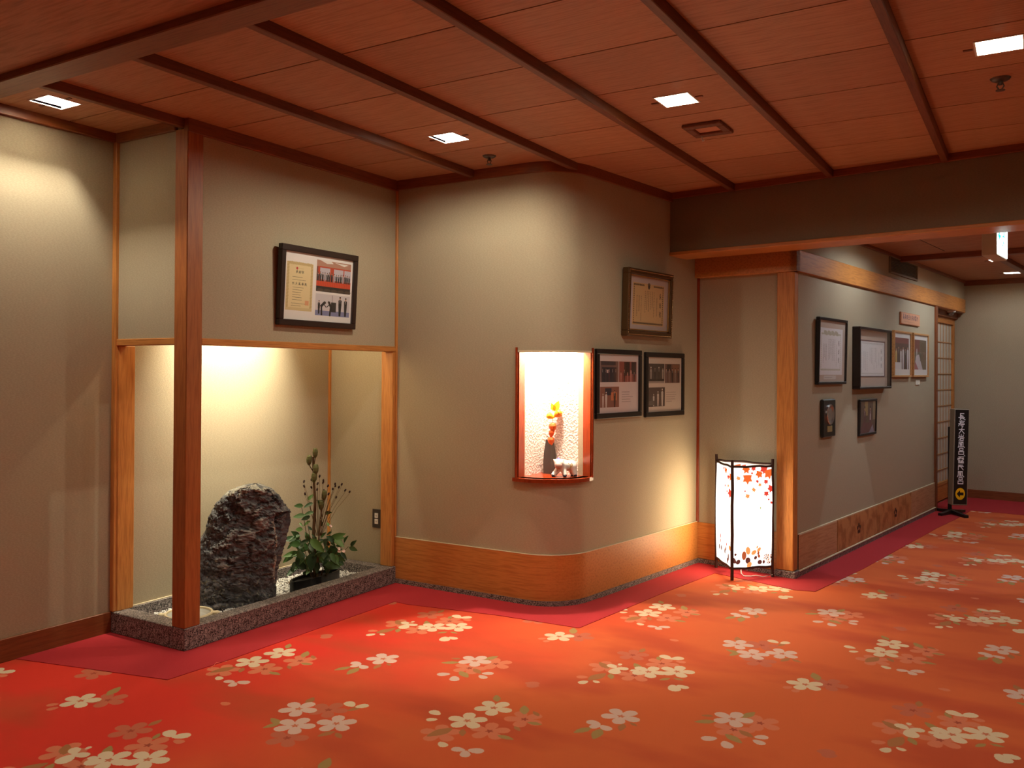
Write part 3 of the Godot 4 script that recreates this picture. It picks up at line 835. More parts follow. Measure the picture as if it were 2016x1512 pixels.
# ------------------------------------------------------------------ ceiling fittings
func downlight(at: Vector3, label: String, group: String, deep: float, energy: float, turn := 0.0, half := 0.08, c := WARM, core := 0.0, cone := 18.5):
	var t := thing("ceiling_downlight", label, "light", at, turn, group)
	var st := begin()
	var h := half
	var top := deep + 0.05
	for s in [-1.0, 1.0]:
		add_box(st, Vector3(minf(s * h, s * (h + 0.003)), 0.0, -h - 0.003), Vector3(maxf(s * h, s * (h + 0.003)), top, h + 0.003))
		add_box(st, Vector3(-h, 0.0, minf(s * h, s * (h + 0.003))), Vector3(h, top, maxf(s * h, s * (h + 0.003))))
	add_box(st, Vector3(-h - 0.003, top, -h - 0.003), Vector3(h + 0.003, top + 0.003, h + 0.003))
	part("housing", st.commit(), M.reflector, t)
	var rim := begin()
	for s in [-1.0, 1.0]:
		add_box(rim, Vector3(minf(s * h, s * (h + 0.008)), -0.003, -h - 0.008), Vector3(maxf(s * h, s * (h + 0.008)), 0.001, h + 0.008))
		add_box(rim, Vector3(-h, -0.003, minf(s * h, s * (h + 0.008))), Vector3(h, 0.001, maxf(s * h, s * (h + 0.008))))
	part("rim", rim.commit(), M.white, t)
	for s in [-1.0, 1.0]:
		part("clip", cbox(Vector3(s * (h + 0.03) - 0.018, -0.004, -0.008), Vector3(s * (h + 0.03) + 0.018, 0.001, 0.008), 0.001), M.beam, t)
	part("bulb", lathe([Vector2(0.0005, -0.04), Vector2(0.02, -0.034), Vector2(0.035, -0.018), Vector2(0.039, 0.0), Vector2(0.03, 0.022), Vector2(0.016, 0.04), Vector2(0.0005, 0.042)], 16), M.bulb, t, Vector3(0, deep, 0))
	var l := OmniLight3D.new()
	l.name = "lamp"
	l.position = Vector3(0, deep, 0)
	l.light_color = c
	l.light_energy = energy
	l.light_size = 0.02
	l.omni_range = 14.0
	l.omni_attenuation = 2.0
	l.shadow_enabled = true
	t.add_child(l)
	if core > 0.0:      # the reflector's narrow core, which draws a pool on the carpet
		var sp := SpotLight3D.new()
		sp.name = "core"
		sp.position = l.position
		sp.basis = Basis.looking_at(Vector3.DOWN, Vector3.BACK)
		sp.light_color = c
		sp.light_energy = core
		sp.light_size = 0.02
		sp.spot_range = 8.0
		sp.spot_attenuation = 2.0
		sp.spot_angle = cone
		sp.spot_angle_attenuation = 0.04
		sp.shadow_enabled = true
		t.add_child(sp)

func build_ceiling_fittings():
	var s := lamp_spots()
	var g := "square recessed ceiling downlights"
	downlight(Vector3(s[0][0], CEIL, s[0][1]), "dim square downlight in the ceiling corner beside the tan wall", g, 0.12, LAMP * 1.6)
	downlight(Vector3(s[1][0], CEIL, s[1][1]), "square downlight in front of the rounded wall, next to a sprinkler", g, 0.03, LAMP, 0.0, 0.08, WARM, LAMP * 1.0)
	downlight(Vector3(s[2][0], CEIL, s[2][1]), "square downlight next to the framed ceiling hatch", g, 0.03, LAMP)
	downlight(Vector3(s[3][0], CEIL, s[3][1]), "square downlight farthest from the alcove, above its own sprinkler", g, 0.03, LAMP)
	var k := 0
	for n in near_lamps():
		downlight(Vector3(n[0], CEIL - 0.018, n[1]), "square downlight in the plain entrance ceiling, number %d counted from the alcove side" % (near_lamps().find(n) + 1), "entrance ceiling downlights", 0.05, LAMP * 0.16)
	k = 0
	for p in passage_lamps():
		downlight(K(p[0], 2.55, p[1]), ["square passage downlight just under the exit sign", "square passage downlight near the end wall", "square passage downlight near the open side", "square passage downlight by the far open side", "square passage downlight hidden behind the header"][k], "passage ceiling downlights", 0.03, LAMP * [0.8, 0.22, 0.5, 0.3, 0.5][k], KA, 0.07, Color(0.9, 0.96, 1.0), LAMP if k == 4 else 0.0, 21.0)
		k += 1
	# sprinklers
	k = 0
	for p in [[-2.82, -4.37], [-0.135, -4.345]]:
		var t := thing("sprinkler", ["small dark sprinkler head by the downlight in front of the rounded wall", "small dark sprinkler head under the downlight farthest from the alcove"][k], "sprinkler", Vector3(p[0], CEIL, p[1]), 0.0, "ceiling sprinklers")
		var dm := mat(rgb(96, 86, 80), 0.4, 0.5)
		part("escutcheon", lathe([Vector2(0.0005, -0.014), Vector2(0.022, -0.014), Vector2(0.036, -0.008), Vector2(0.042, 0.0), Vector2(0.0005, 0.0)], 20), dm, t)
		var b := begin()
		add_tube(b, [Vector3(0, -0.014, 0), Vector3(0, -0.03, 0)], 0.009, 0.007)
		for a in 2:
			var s2 := -1.0 if a else 1.0
			add_tube(b, [Vector3(0.008 * s2, -0.02, 0), Vector3(0.014 * s2, -0.034, 0), Vector3(0.004 * s2, -0.05, 0)], 0.003, 0.003, 6)
		part("yoke", b.commit(), dm, t)
		part("deflector", lathe([Vector2(0.0005, -0.055), Vector2(0.019, -0.054), Vector2(0.019, -0.051), Vector2(0.0005, -0.049)], 12), dm, t)
		k += 1
	# framed hatch with a hook
	var h := thing("ceiling_hatch", "small square ceiling hatch in a dark wooden frame with a pale hook", "hatch", Vector3(-1.49, CEIL, -4.445))
	var fr := begin()
	add_cbox(fr, Vector3(-0.105, -0.018, -0.115), Vector3(0.105, 0.0, -0.06), 0.004)
	add_cbox(fr, Vector3(-0.105, -0.018, 0.06), Vector3(0.105, 0.0, 0.115), 0.004)
	add_cbox(fr, Vector3(-0.105, -0.018, -0.06), Vector3(-0.062, 0.0, 0.06), 0.004)
	add_cbox(fr, Vector3(0.062, -0.018, -0.06), Vector3(0.105, 0.0, 0.06), 0.004)
	part("frame", fr.commit(), M.beam, h)
	part("panel", box(Vector3(-0.062, -0.006, -0.06), Vector3(0.062, -0.001, 0.06)), mat(rgb(206, 150, 120), 0.7), h)
	part("hook", tube([Vector3(-0.06, -0.016, -0.085), Vector3(-0.06, -0.034, -0.085), Vector3(-0.056, -0.044, -0.085), Vector3(-0.05, -0.044, -0.083), Vector3(-0.047, -0.036, -0.082)], 0.004, 0.0035, 8), M.white, h)

# ------------------------------------------------------------------ stone alcove
func build_alcove():
	# upper walls, rail, post
	struct("wall_alcove_side", box(Vector3(-4.36, 1.6, -3.0), Vector3(-3.8, CEIL + 0.02, -2.945)), M.wall, "short tan wall panel above the alcove's open side", "wall")
	struct("wall_alcove_front", box(Vector3(-3.81, 1.6, -4.65), Vector3(-3.755, CEIL + 0.02, -3.0)), M.wall, "tan wall panel above the alcove, hung with a large framed award", "wall")
	struct("wall_alcove_ceiling", box(Vector3(-4.36, 2.4, -4.65), Vector3(-3.8, 2.45, -2.99)), M.wall, "hidden ceiling inside the alcove", "ceiling")
	var p := thing("alcove_post", "tall square reddish wooden post at the alcove's outer corner", "post", Vector3(-3.79, 0.115, -2.98))
	part("shaft", cbox(Vector3(-0.05, 0, -0.05), Vector3(0.05, CEIL - 0.05 - 0.115, 0.05), 0.004), M.post, p)
	struct("alcove_rail", cbox(Vector3(-4.36, 1.58, -3.0), Vector3(-3.84, 1.616, -2.935), 0.003), M.wood_x, "thin wooden rail across the alcove's open side", "rail")
	struct("alcove_rail", cbox(Vector3(-3.82, 1.58, -4.65), Vector3(-3.744, 1.616, -3.03), 0.003), M.wood_z, "thin wooden rail across the alcove's wide front", "rail")
	struct("trim_13", cbox(Vector3(-4.37, CEIL - 0.052, -2.95), Vector3(-3.84, CEIL + 0.02, -2.925), 0.003), M.dark_x, "dark ceiling trim over the alcove's open side", "trim")
	struct("trim_14", cbox(Vector3(-3.775, CEIL - 0.07, -4.65), Vector3(-3.735, CEIL + 0.02, -2.93), 0.003), M.dark_z, "dark ceiling trim over the framed award", "trim")
	struct("trim_15", cbox(Vector3(-4.362, 0.116, -2.952), Vector3(-4.33, CEIL - 0.04, -2.925), 0.004), M.wood_y, "thin upright wooden strip between hall wall and alcove", "trim")
	struct("alcove_pilaster", cbox(Vector3(-4.365, 0.115, -3.05), Vector3(-4.325, 1.58, -2.945), 0.004), M.wood_y, "flat wooden pilaster at the alcove's inner end", "pilaster")
	struct("alcove_pilaster", cbox(Vector3(-3.85, 0.115, -4.655), Vector3(-3.748, 1.58, -4.612), 0.004), M.wood_y, "flat wooden pilaster between alcove and rounded wall", "pilaster")
	struct("trim_16", cbox(Vector3(-4.365, 0.115, -4.655), Vector3(-4.345, 1.6, -4.635), 0.004), M.wood_y, "slim wooden strip up the alcove's back corner", "trim")
	struct("trim_17", cbox(Vector3(-3.756, 0.3175, -4.655), Vector3(-3.738, CEIL - 0.06, -4.637), 0.003), M.wood_y, "slim wooden strip where the rounded wall begins", "trim")
	# granite curb
	var c := begin()
	add_cbox(c, Vector3(-3.835, 0, -4.645), Vector3(-3.738, 0.115, -2.93), 0.004)
	add_cbox(c, Vector3(-4.36, 0, -3.03), Vector3(-3.835, 0.115, -2.93), 0.004)
	add_box(c, Vector3(-4.36, 0, -4.645), Vector3(-4.335, 0.113, -3.03))
	add_box(c, Vector3(-4.335, 0, -4.645), Vector3(-3.835, 0.113, -4.56))
	add_box(c, Vector3(-4.335, 0, -4.56), Vector3(-3.835, 0.045, -3.03))
	var curb := thing("stone_basin", "low grey granite basin edged by a wide curb in the alcove", "planter")
	part("curb", c.commit(), M.granite, curb)
	part("sealant", cbox(Vector3(-4.36, 0.113, -4.645), Vector3(-4.352, 0.119, -3.05), 0.001), M.caulk, curb)
	# white gravel
	var gm := begin()
	add_lathe(gm, [Vector2(0.0001, -0.6), Vector2(0.7, -0.35), Vector2(1.0, 0.05), Vector2(0.6, 0.45), Vector2(0.0001, 0.6)], 6, Transform3D(), true)
	var mm := MultiMesh.new()
	mm.transform_format = MultiMesh.TRANSFORM_3D
	mm.mesh = gm.commit()
	mm.instance_count = 5200
	for i in 5200:
		var x := rng.randf_range(-4.32, -3.85); var z := rng.randf_range(-4.55, -3.05)
		var s := rng.randf_range(0.005, 0.009)
		var b := Basis.from_euler(Vector3(rng.randf() * 6.0, rng.randf() * 6.0, rng.randf() * 6.0)).scaled(Vector3(s, s * 0.8, s))
		mm.set_instance_transform(i, Transform3D(b, Vector3(x, 0.047 + rng.randf() * 0.012, z)))
	var mi := MultiMeshInstance3D.new()
	mi.name = "gravel"
	mi.multimesh = mm
	mi.material_override = mat(rgb(232, 230, 226), 0.8)
	add_child(mi)
	tag(mi, "bed of small white gravel inside the granite basin", "gravel", "", "stuff")
	# round shallow dish behind the post
	var di := thing("round_dish", "shallow round grey dish with a cream rim and two lugs behind the post", "dish", Vector3(-4.045, 0.055, -3.2), 0.75)
	part("bowl", lathe([Vector2(0.0005, 0.012), Vector2(0.1, 0.014), Vector2(0.118, 0.03), Vector2(0.12, 0.034)], 40), mat(rgb(176, 176, 168), 0.5), di)
	var cream := mat(rgb(226, 212, 176), 0.5)
	part("rim", lathe([Vector2(0.117, 0.03), Vector2(0.118, 0.039), Vector2(0.127, 0.04), Vector2(0.131, 0.033), Vector2(0.118, 0.0), Vector2(0.0005, 0.0)], 40), cream, di)
	for s in [-1.0, 1.0]:
		part("lug", blob([[Vector3(s * 0.13, 0.03, 0.0), Vector3(s * 0.152, 0.028, 0.0), 0.012, 0.014]], 0.004, 0.004), cream, di)
	build_rock()
	build_arrangement()
	# wall socket
	var o := thing("wall_socket", "double wall socket in a dark plate low on the alcove wall", "socket", Vector3(-3.91, 0.425, -4.65))
	part("plate", cbox(Vector3(-0.038, -0.064, 0), Vector3(0.038, 0.064, 0.008), 0.003), mat(rgb(72, 62, 58), 0.35, 0.3), o)
	for s in [-1.0, 1.0]:
		var u := part("outlet", cbox(Vector3(-0.015, 0.004 if s > 0 else -0.037, 0.006), Vector3(0.015, 0.037 if s > 0 else -0.004, 0.011), 0.001), M.white, o)
		var sl := begin()
		for q in [-0.005, 0.005]: add_box(sl, Vector3(q - 0.001, s * 0.02 - 0.005, 0.0105), Vector3(q + 0.001, s * 0.02 + 0.005, 0.0116))
		part("slots", sl.commit(), M.black, u)
	# hidden alcove lamp
	var t := thing("alcove_lamp", "small spotlight hidden above the alcove rail, washing its back wall", "light", Vector3(-4.02, 2.4, -3.72))
	part("cap", lathe([Vector2(0.0005, -0.012), Vector2(0.045, -0.012), Vector2(0.05, 0.0), Vector2(0.0005, 0.0)], 20), M.white, t)
	part("bulb", lathe([Vector2(0.0005, -0.075), Vector2(0.018, -0.07), Vector2(0.028, -0.05), Vector2(0.02, -0.025), Vector2(0.013, -0.012)], 16), M.bulb, t)
	var l := OmniLight3D.new()
	l.name = "lamp"
	l.position = Vector3(0, -0.05, 0)
	l.light_color = Color(1.0, 0.94, 0.8)
	l.light_energy = ALCOVE
	l.light_size = 0.025
	l.omni_range = 8.0
	l.omni_attenuation = 2.0
	l.shadow_enabled = true
	t.add_child(l)
	var sp := SpotLight3D.new()
	sp.name = "beam"
	sp.position = Vector3(0, -0.05, 0)
	sp.basis = Basis.looking_at(Vector3(-0.5, -0.78, 0.0).normalized(), Vector3.BACK)
	sp.light_color = Color(1.0, 0.955, 0.83)
	sp.light_energy = 14.0
	sp.light_size = 0.03
	sp.spot_range = 8.0
	sp.spot_attenuation = 2.0
	sp.spot_angle = 38.0
	sp.spot_angle_attenuation = 1.0
	sp.shadow_enabled = true
	t.add_child(sp)

const ALCOVE := 0.5

func build_rock():
	var C0 := Vector3(-4.06, 0.045, -3.61)
	var U := Vector3(0.661, 0, -0.751); var W := Vector3(0.751, 0, 0.661)
	var L := [[0.0, -0.262], [0.15, -0.27], [0.25, -0.268], [0.38, -0.258], [0.45, -0.228], [0.56, -0.187], [0.61, -0.156], [0.68, -0.082], [0.71, 0.0], [0.722, 0.05]]
	var R := [[0.0, 0.185], [0.1, 0.184], [0.215, 0.188], [0.27, 0.2], [0.41, 0.245], [0.485, 0.262], [0.54, 0.258], [0.62, 0.212], [0.68, 0.162], [0.71, 0.1], [0.722, 0.07]]
	var at := func(T: Array, y: float) -> float:
		for i in T.size() - 1:
			if y <= T[i + 1][0]: return lerpf(T[i][1], T[i + 1][1], (y - T[i][0]) / (T[i + 1][0] - T[i][0]))
		return T[T.size() - 1][1]
	var n1 := FastNoiseLite.new(); n1.seed = 3; n1.frequency = 7.0; n1.fractal_type = FastNoiseLite.FRACTAL_RIDGED; n1.fractal_octaves = 4
	var n2 := FastNoiseLite.new(); n2.seed = 7; n2.frequency = 4.0; n2.fractal_octaves = 3
	var n3 := FastNoiseLite.new(); n3.seed = 9; n3.frequency = 34.0; n3.fractal_octaves = 4
	var nc := FastNoiseLite.new(); nc.seed = 5; nc.noise_type = FastNoiseLite.TYPE_CELLULAR; nc.frequency = 15.0; nc.fractal_type = FastNoiseLite.FRACTAL_NONE; nc.cellular_return_type = FastNoiseLite.RETURN_CELL_VALUE
	nc.domain_warp_enabled = true; nc.domain_warp_amplitude = 0.05; nc.domain_warp_frequency = 12.0
	var nd := nc.duplicate(); nd.seed = 6; nd.frequency = 34.0; nd.domain_warp_amplitude = 0.02
	var rows := 190; var cols := 320
	var V := PackedVector3Array(); var I := PackedInt32Array(); var C := PackedColorArray()
	for j in rows + 1:
		var y: float = 0.722 * pow(float(j) / rows, 0.9)
		var l: float = at.call(L, y); var r: float = at.call(R, y)
		var m := (l + r) / 2.0; var h := (r - l) / 2.0
		var thick := lerpf(0.125, 0.07, smoothstep(0.2, 0.722, y)) * minf(1.0, 0.25 + h / 0.12)
		for i in cols:
			var a := TAU * i / cols
			var ca := cos(a); var sa := sin(a)
			# a slab: broad front and back, blunt sides
			var px := signf(ca) * pow(absf(ca), 0.72); var pz := signf(sa) * pow(absf(sa), 0.55)
			var p := U * (m + h * px) + W * (thick * pz + 0.03 * (0.4 - y)) + Vector3.UP * y
			if j == rows: p = U * m + Vector3.UP * y
			var out := (U * px * thick + W * pz * h).normalized()
			var q := p * Vector3(1.0, 1.5, 1.0)
			var qs := Vector3(p.x * 0.8, p.y * 1.5 + (p.z + p.x) * 0.5, p.z * 0.8)
			var d: float = nc.get_noise_3dv(qs) * 0.014 + nd.get_noise_3dv(qs) * 0.006 + n1.get_noise_3dv(q) * 0.012 + n2.get_noise_3dv(p) * 0.026 + n3.get_noise_3dv(q) * 0.01
			if absf(px) > 0.85: d *= 0.5
			# the flank beside the pale vein lies deeper
			if pz > 0.0 and (m + h * px) > 0.165 and y < 0.55: d -= 0.035 * smoothstep(0.165, 0.185, m + h * px)
			V.append(p + out * d)
			var g := 0.5 + 0.5 * n2.get_noise_3dv(p * 2.3)
			var f := 0.5 + 0.5 * n3.get_noise_3dv(p * 1.4)
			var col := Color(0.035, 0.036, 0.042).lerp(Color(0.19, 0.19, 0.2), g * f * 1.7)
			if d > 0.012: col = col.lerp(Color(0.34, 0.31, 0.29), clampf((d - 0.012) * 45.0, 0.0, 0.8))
			var vein := absf(m + h * px - 0.172 - 0.012 * sin(y * 21.0))
			if pz > 0.0 and vein < 0.007 and y > 0.12 and y < 0.5: col = col.lerp(Color(0.5, 0.42, 0.32), 0.7 * f + 0.2)
			if y > 0.66 and n2.get_noise_3dv(p * 4.0) > -0.05: col = col.lerp(Color(0.42, 0.4, 0.33), 0.6)
			if n1.get_noise_3dv(p * 1.7 + Vector3.ONE) > 0.72 and y < 0.3: col = col.lerp(Color(0.4, 0.4, 0.3), 0.5)
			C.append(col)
	for j in rows:
		for i in cols:
			var a := j * cols + i; var b := j * cols + (i + 1) % cols
			var c := a + cols; var d := b + cols
			I.append_array(PackedInt32Array([a, b, d, a, d, c]))
	var st := SurfaceTool.new()
	st.begin(Mesh.PRIMITIVE_TRIANGLES)
	st.set_smooth_group(0)
	for i in V.size():
		st.set_color(C[i])
		st.add_vertex(V[i])
	for i in I: st.add_index(i)
	st.generate_normals()
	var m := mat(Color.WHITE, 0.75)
	m.vertex_color_use_as_albedo = true
	m.normal_enabled = true
	m.normal_texture = bump_tex(0.06, 5.0, 512, 17)
	m.uv1_triplanar = true
	m.uv1_scale = Vector3(4, 4, 4)
	m.normal_scale = 0.8
	var o := part("garden_rock", st.commit(), m, self, C0)
	tag(o, "large rough dark grey standing rock with a pale vein", "rock")

func leaf_mesh(w: float, bend: float, fold: float) -> ArrayMesh:
	# unit leaf along +x, midrib on the axis, two sides
	var st := SurfaceTool.new()
	st.begin(Mesh.PRIMITIVE_TRIANGLES)
	st.set_smooth_group(0)
	var n := 7
	var rows := []
	for i in n + 1:
		var t := float(i) / n
		var hw := w * pow(sin(PI * pow(t, 0.75)), 0.9) * 0.5
		var y := -bend * t * t
		rows.append([Vector3(t, y + fold * hw, -hw), Vector3(t, y, 0), Vector3(t, y + fold * hw, hw)])
	for i in n:
		for k in 2:
			var a: Vector3 = rows[i][k]; var b: Vector3 = rows[i + 1][k]; var c: Vector3 = rows[i + 1][k + 1]; var d: Vector3 = rows[i][k + 1]
			for v in [a, b, c, a, c, d]: st.add_vertex(v)
	st.generate_normals()
	return st.commit()

func build_arrangement():
	var D0 := Vector3(-4.0, 0.0, -4.12)
	var U := Vector3(0.8645, 0, -0.5026); var W := Vector3(0.5026, 0, 0.8645)
	# black crescent pot
	var pot := thing("flower_pot", "low black crescent-shaped pot standing on the white gravel", "pot", Vector3(-3.97, 0.056, -4.12))
	var o := PackedVector2Array(); var inn := PackedVector2Array()
	for k in 28:
		var a := TAU * k / 28
		var p := Vector2(0.085 * cos(a) * (1.0 if cos(a) < 0.0 else 0.55), 0.215 * sin(a))
		o.append(p); inn.append(p * Vector2(0.84, 0.93))
	var st := begin()
	for k in 28:
		var k2 := (k + 1) % 28
		var n := (o[k] + o[k2]).normalized()
		quad(st, Vector3(o[k].x, 0, o[k].y), Vector3(o[k2].x, 0, o[k2].y), Vector3(o[k2].x, 0.072, o[k2].y), Vector3(o[k].x, 0.072, o[k].y), Vector3(n.x, 0, n.y))
		quad(st, Vector3(inn[k].x, 0.05, inn[k].y), Vector3(inn[k2].x, 0.05, inn[k2].y), Vector3(inn[k2].x, 0.072, inn[k2].y), Vector3(inn[k].x, 0.072, inn[k].y), -Vector3(n.x, 0, n.y))
		quad(st, Vector3(o[k].x, 0.072, o[k].y), Vector3(o[k2].x, 0.072, o[k2].y), Vector3(inn[k2].x, 0.072, inn[k2].y), Vector3(inn[k].x, 0.072, inn[k].y), Vector3.UP)
	part("body", st.commit(), mat(rgb(30, 28, 28), 0.35), pot)
	part("soil", prism(inn, 0.03, 0.055), mat(rgb(26, 22, 20), 0.9), pot)
	# the arrangement standing in it
	var t := thing("flower_arrangement", "arrangement of lily pods, dark burnet buds and green leaves in the black pot", "plant", D0)
	var P := func(u: float, y: float, w: float) -> Vector3: return U * u + W * w + Vector3.UP * y
	var pts := func(s: Array) -> Array:
		var r := []
		for x in s:
			var v: PackedStringArray = x.split(" ")
			var f := []
			for q in v: f.append(int(q) / 1000.0)
			r.append(f)
		return r
	var stalk_m := mat(rgb(92, 70, 40), 0.7)
	var pod_m := mat(rgb(96, 100, 56), 0.6)
	var foot := Vector3(0.02, 0.1, 0.0)
	var sp := []
	for s in pts.call(["-3 889", "0 811", "5 708", "13 606", "10 538", "4 402", "16 177", "18 100"]): sp.append(P.call(s[0], s[1], 0.0))
	sp.reverse()
	part("stalk", tube(sp, 0.012, 0.006, 8), stalk_m, t)
	var pod := lathe([Vector2(0.0005, -0.034), Vector2(0.008, -0.03), Vector2(0.017, -0.012), Vector2(0.019, 0.008), Vector2(0.016, 0.026), Vector2(0.011, 0.033), Vector2(0.0005, 0.03)], 6)
	for s in pts.call(["14 915", "-25 868", "18 811", "8 756", "74 641", "54 579"]):
		var at: Vector3 = P.call(s[0], s[1], 0.012)
		part("seed_pod", pod, pod_m, t, at, Basis.from_euler(Vector3(rng.randf_range(-0.15, 0.15), rng.randf() * 3.0, rng.randf_range(-0.15, 0.15))))
		var ax: Vector3 = P.call(0.06 if s[0] > 0.04 else 0.004, s[1] - 0.075, 0.0)
		part("pod_stem", tube([ax, (ax + at) / 2.0 + Vector3(0.0, -0.02, 0.0), at + Vector3.DOWN * 0.03], 0.004, 0.003, 6), stalk_m, t)
	part("stalk", tube([P.call(0.03, 0.1, 0.02), P.call(0.045, 0.4, 0.02), P.call(0.06, 0.56, 0.01)], 0.006, 0.004, 6), stalk_m, t)
	# burnet: dark buds on hair-thin stems
	var bud := lathe([Vector2(0.0004, -0.011), Vector2(0.0055, -0.006), Vector2(0.0062, 0.002), Vector2(0.004, 0.009), Vector2(0.0004, 0.011)], 8)
	var bud_m := mat(rgb(46, 20, 22), 0.7)
	var hair := mat(rgb(112, 92, 56), 0.7)
	for s in pts.call(["-57 732", "-19 740", "-56 700", "-20 688", "-58 647", "41 765", "37 722", "33 683", "73 741", "70 728", "91 700", "69 671", "107 655", "124 681", "146 718", "147 704", "185 713", "170 697", "144 626", "212 678", "242 669"]):
		var w := rng.randf_range(-0.03, 0.04)
		var at: Vector3 = P.call(s[0], s[1], w)
		part("burnet_bud", bud, bud_m, t, at, Basis.from_euler(Vector3(rng.randf_range(-0.5, 0.5), 0, -s[0] * 3.0)))
		var f: Vector3 = P.call(0.03 + s[0] * 0.1, 0.38, w * 0.3)
		part("burnet_stem", tube([f, f.lerp(at, 0.55) + Vector3.UP * 0.02, at + Vector3.DOWN * 0.01], 0.0016, 0.0009, 5), hair, t)
	# leaves
	var shapes := [leaf_mesh(0.42, 0.1, 0.35), leaf_mesh(0.5, 0.22, 0.25), leaf_mesh(0.36, 0.05, 0.5)]
	var greens := []
	for c in [rgb(58, 92, 44), rgb(42, 74, 38), rgb(78, 112, 52), rgb(36, 60, 34)]:
		var g := mat(c, 0.5)
		g.backlight_enabled = true
		g.backlight = Color(0.12, 0.2, 0.06)
		greens.append(g)
	var k := 0
	for s in pts.call(["-52 599 -13 641", "-55 578 -110 581", "3 593 -55 565", "-35 517 -121 511", "-31 497 -89 476", "-24 470 -72 435", "24 545 -35 531", "58 573 40 613", "65 518 121 531", "52 436 48 484", "-71 415 -130 414", "-78 381 -146 360", "-126 326 -173 291", "-64 333 -150 339", "-6 361 -74 343", "4 375 101 295", "-2 327 -57 282", "25 375 4 402", "-30 299 -101 271", "25 293 6 170", "32 300 84 212", "-50 245 -82 197", "93 382 155 342", "100 335 135 294", "127 410 93 389", "120 451 99 478", "203 336 237 390", "247 316 289 360", "237 309 292 285", "183 274 231 234", "203 356 148 359", "128 280 169 226", "121 246 74 198", "155 322 210 329", "73 293 32 266", "-99 455 -72 435", "-91 292 -112 312", "94 266 142 199", "52 334 93 362", "4 422 -27 449",
			"-20 250 -60 160", "60 230 110 170", "0 260 40 190", "-60 290 -20 240", "90 300 60 350", "40 360 80 400", "-40 330 -70 390", "150 300 180 350", "-10 300 -50 320", "60 330 20 350"]):
		var w := rng.randf_range(-0.06, 0.08) if k < 40 else rng.randf_range(-0.1, 0.0)
		var w2 := w + rng.randf_range(-0.02, 0.05)
		if k == 15: w = 0.08; w2 = 0.11
		var a: Vector3 = P.call(s[0], s[1], w); var b: Vector3 = P.call(s[2], s[3], w2)
		var x := (b - a)
		var len := x.length()
		x /= len
		var face := (W + Vector3.UP * rng.randf_range(0.2, 1.2) + U * rng.randf_range(-0.3, 0.3)).normalized()
		var z := x.cross(face).normalized()
		var y := z.cross(x).normalized()
		part("leaf", shapes[k % 3], greens[[2, 0, 1, 0, 3][k % 5] if k != 15 else 2], t, a, Basis(x, y, z).scaled_local(Vector3(len, len, len)))
		k += 1
	for i in 46:
		var u := rng.randf_range(-0.12, 0.15); var y := rng.randf_range(0.15, 0.37); var w := rng.randf_range(-0.1, 0.06)
		var x := (U * (u * 5.0 + rng.randf_range(-0.5, 0.5)) + W * rng.randf_range(-0.2, 1.0) + Vector3.UP * rng.randf_range(-0.9, 0.5)).normalized()
		var z := x.cross((W + Vector3.UP * rng.randf_range(0.3, 1.2)).normalized()).normalized()
		var len := rng.randf_range(0.075, 0.12)
		part("leaf", shapes[i % 3], greens[i % 4], t, P.call(u, y, w), Basis(x * len, z.cross(x) * len, z * len))
	for s in [[-0.09, 0.38], [-0.07, 0.58], [-0.1, 0.3], [0.2, 0.33], [0.12, 0.42], [0.23, 0.31], [0.05, 0.5], [-0.03, 0.5], [0.12, 0.28], [-0.03, 0.3]]:
		var e: Vector3 = P.call(s[0], s[1], rng.randf_range(-0.03, 0.05))
		var f: Vector3 = P.call(0.02 + s[0] * 0.25, 0.1, 0.0)
		part("twig", tube([f, f.lerp(e, 0.5) + Vector3.UP * 0.03, e], 0.003, 0.0016, 5), stalk_m, t)
	# a few pale blossoms low among the leaves
	var bl := mat(rgb(214, 186, 180), 0.7)
	for s in [[0.18, 0.305], [0.185, 0.29], [0.215, 0.29], [0.125, 0.45]]:
		part("blossom", lathe([Vector2(0.0004, -0.006), Vector2(0.007, 0.0), Vector2(0.011, 0.008), Vector2(0.004, 0.005), Vector2(0.0004, 0.002)], 7), bl, t, P.call(s[0], s[1], 0.06), Basis.from_euler(Vector3(0.8, rng.randf() * 3.0, 0.2)))

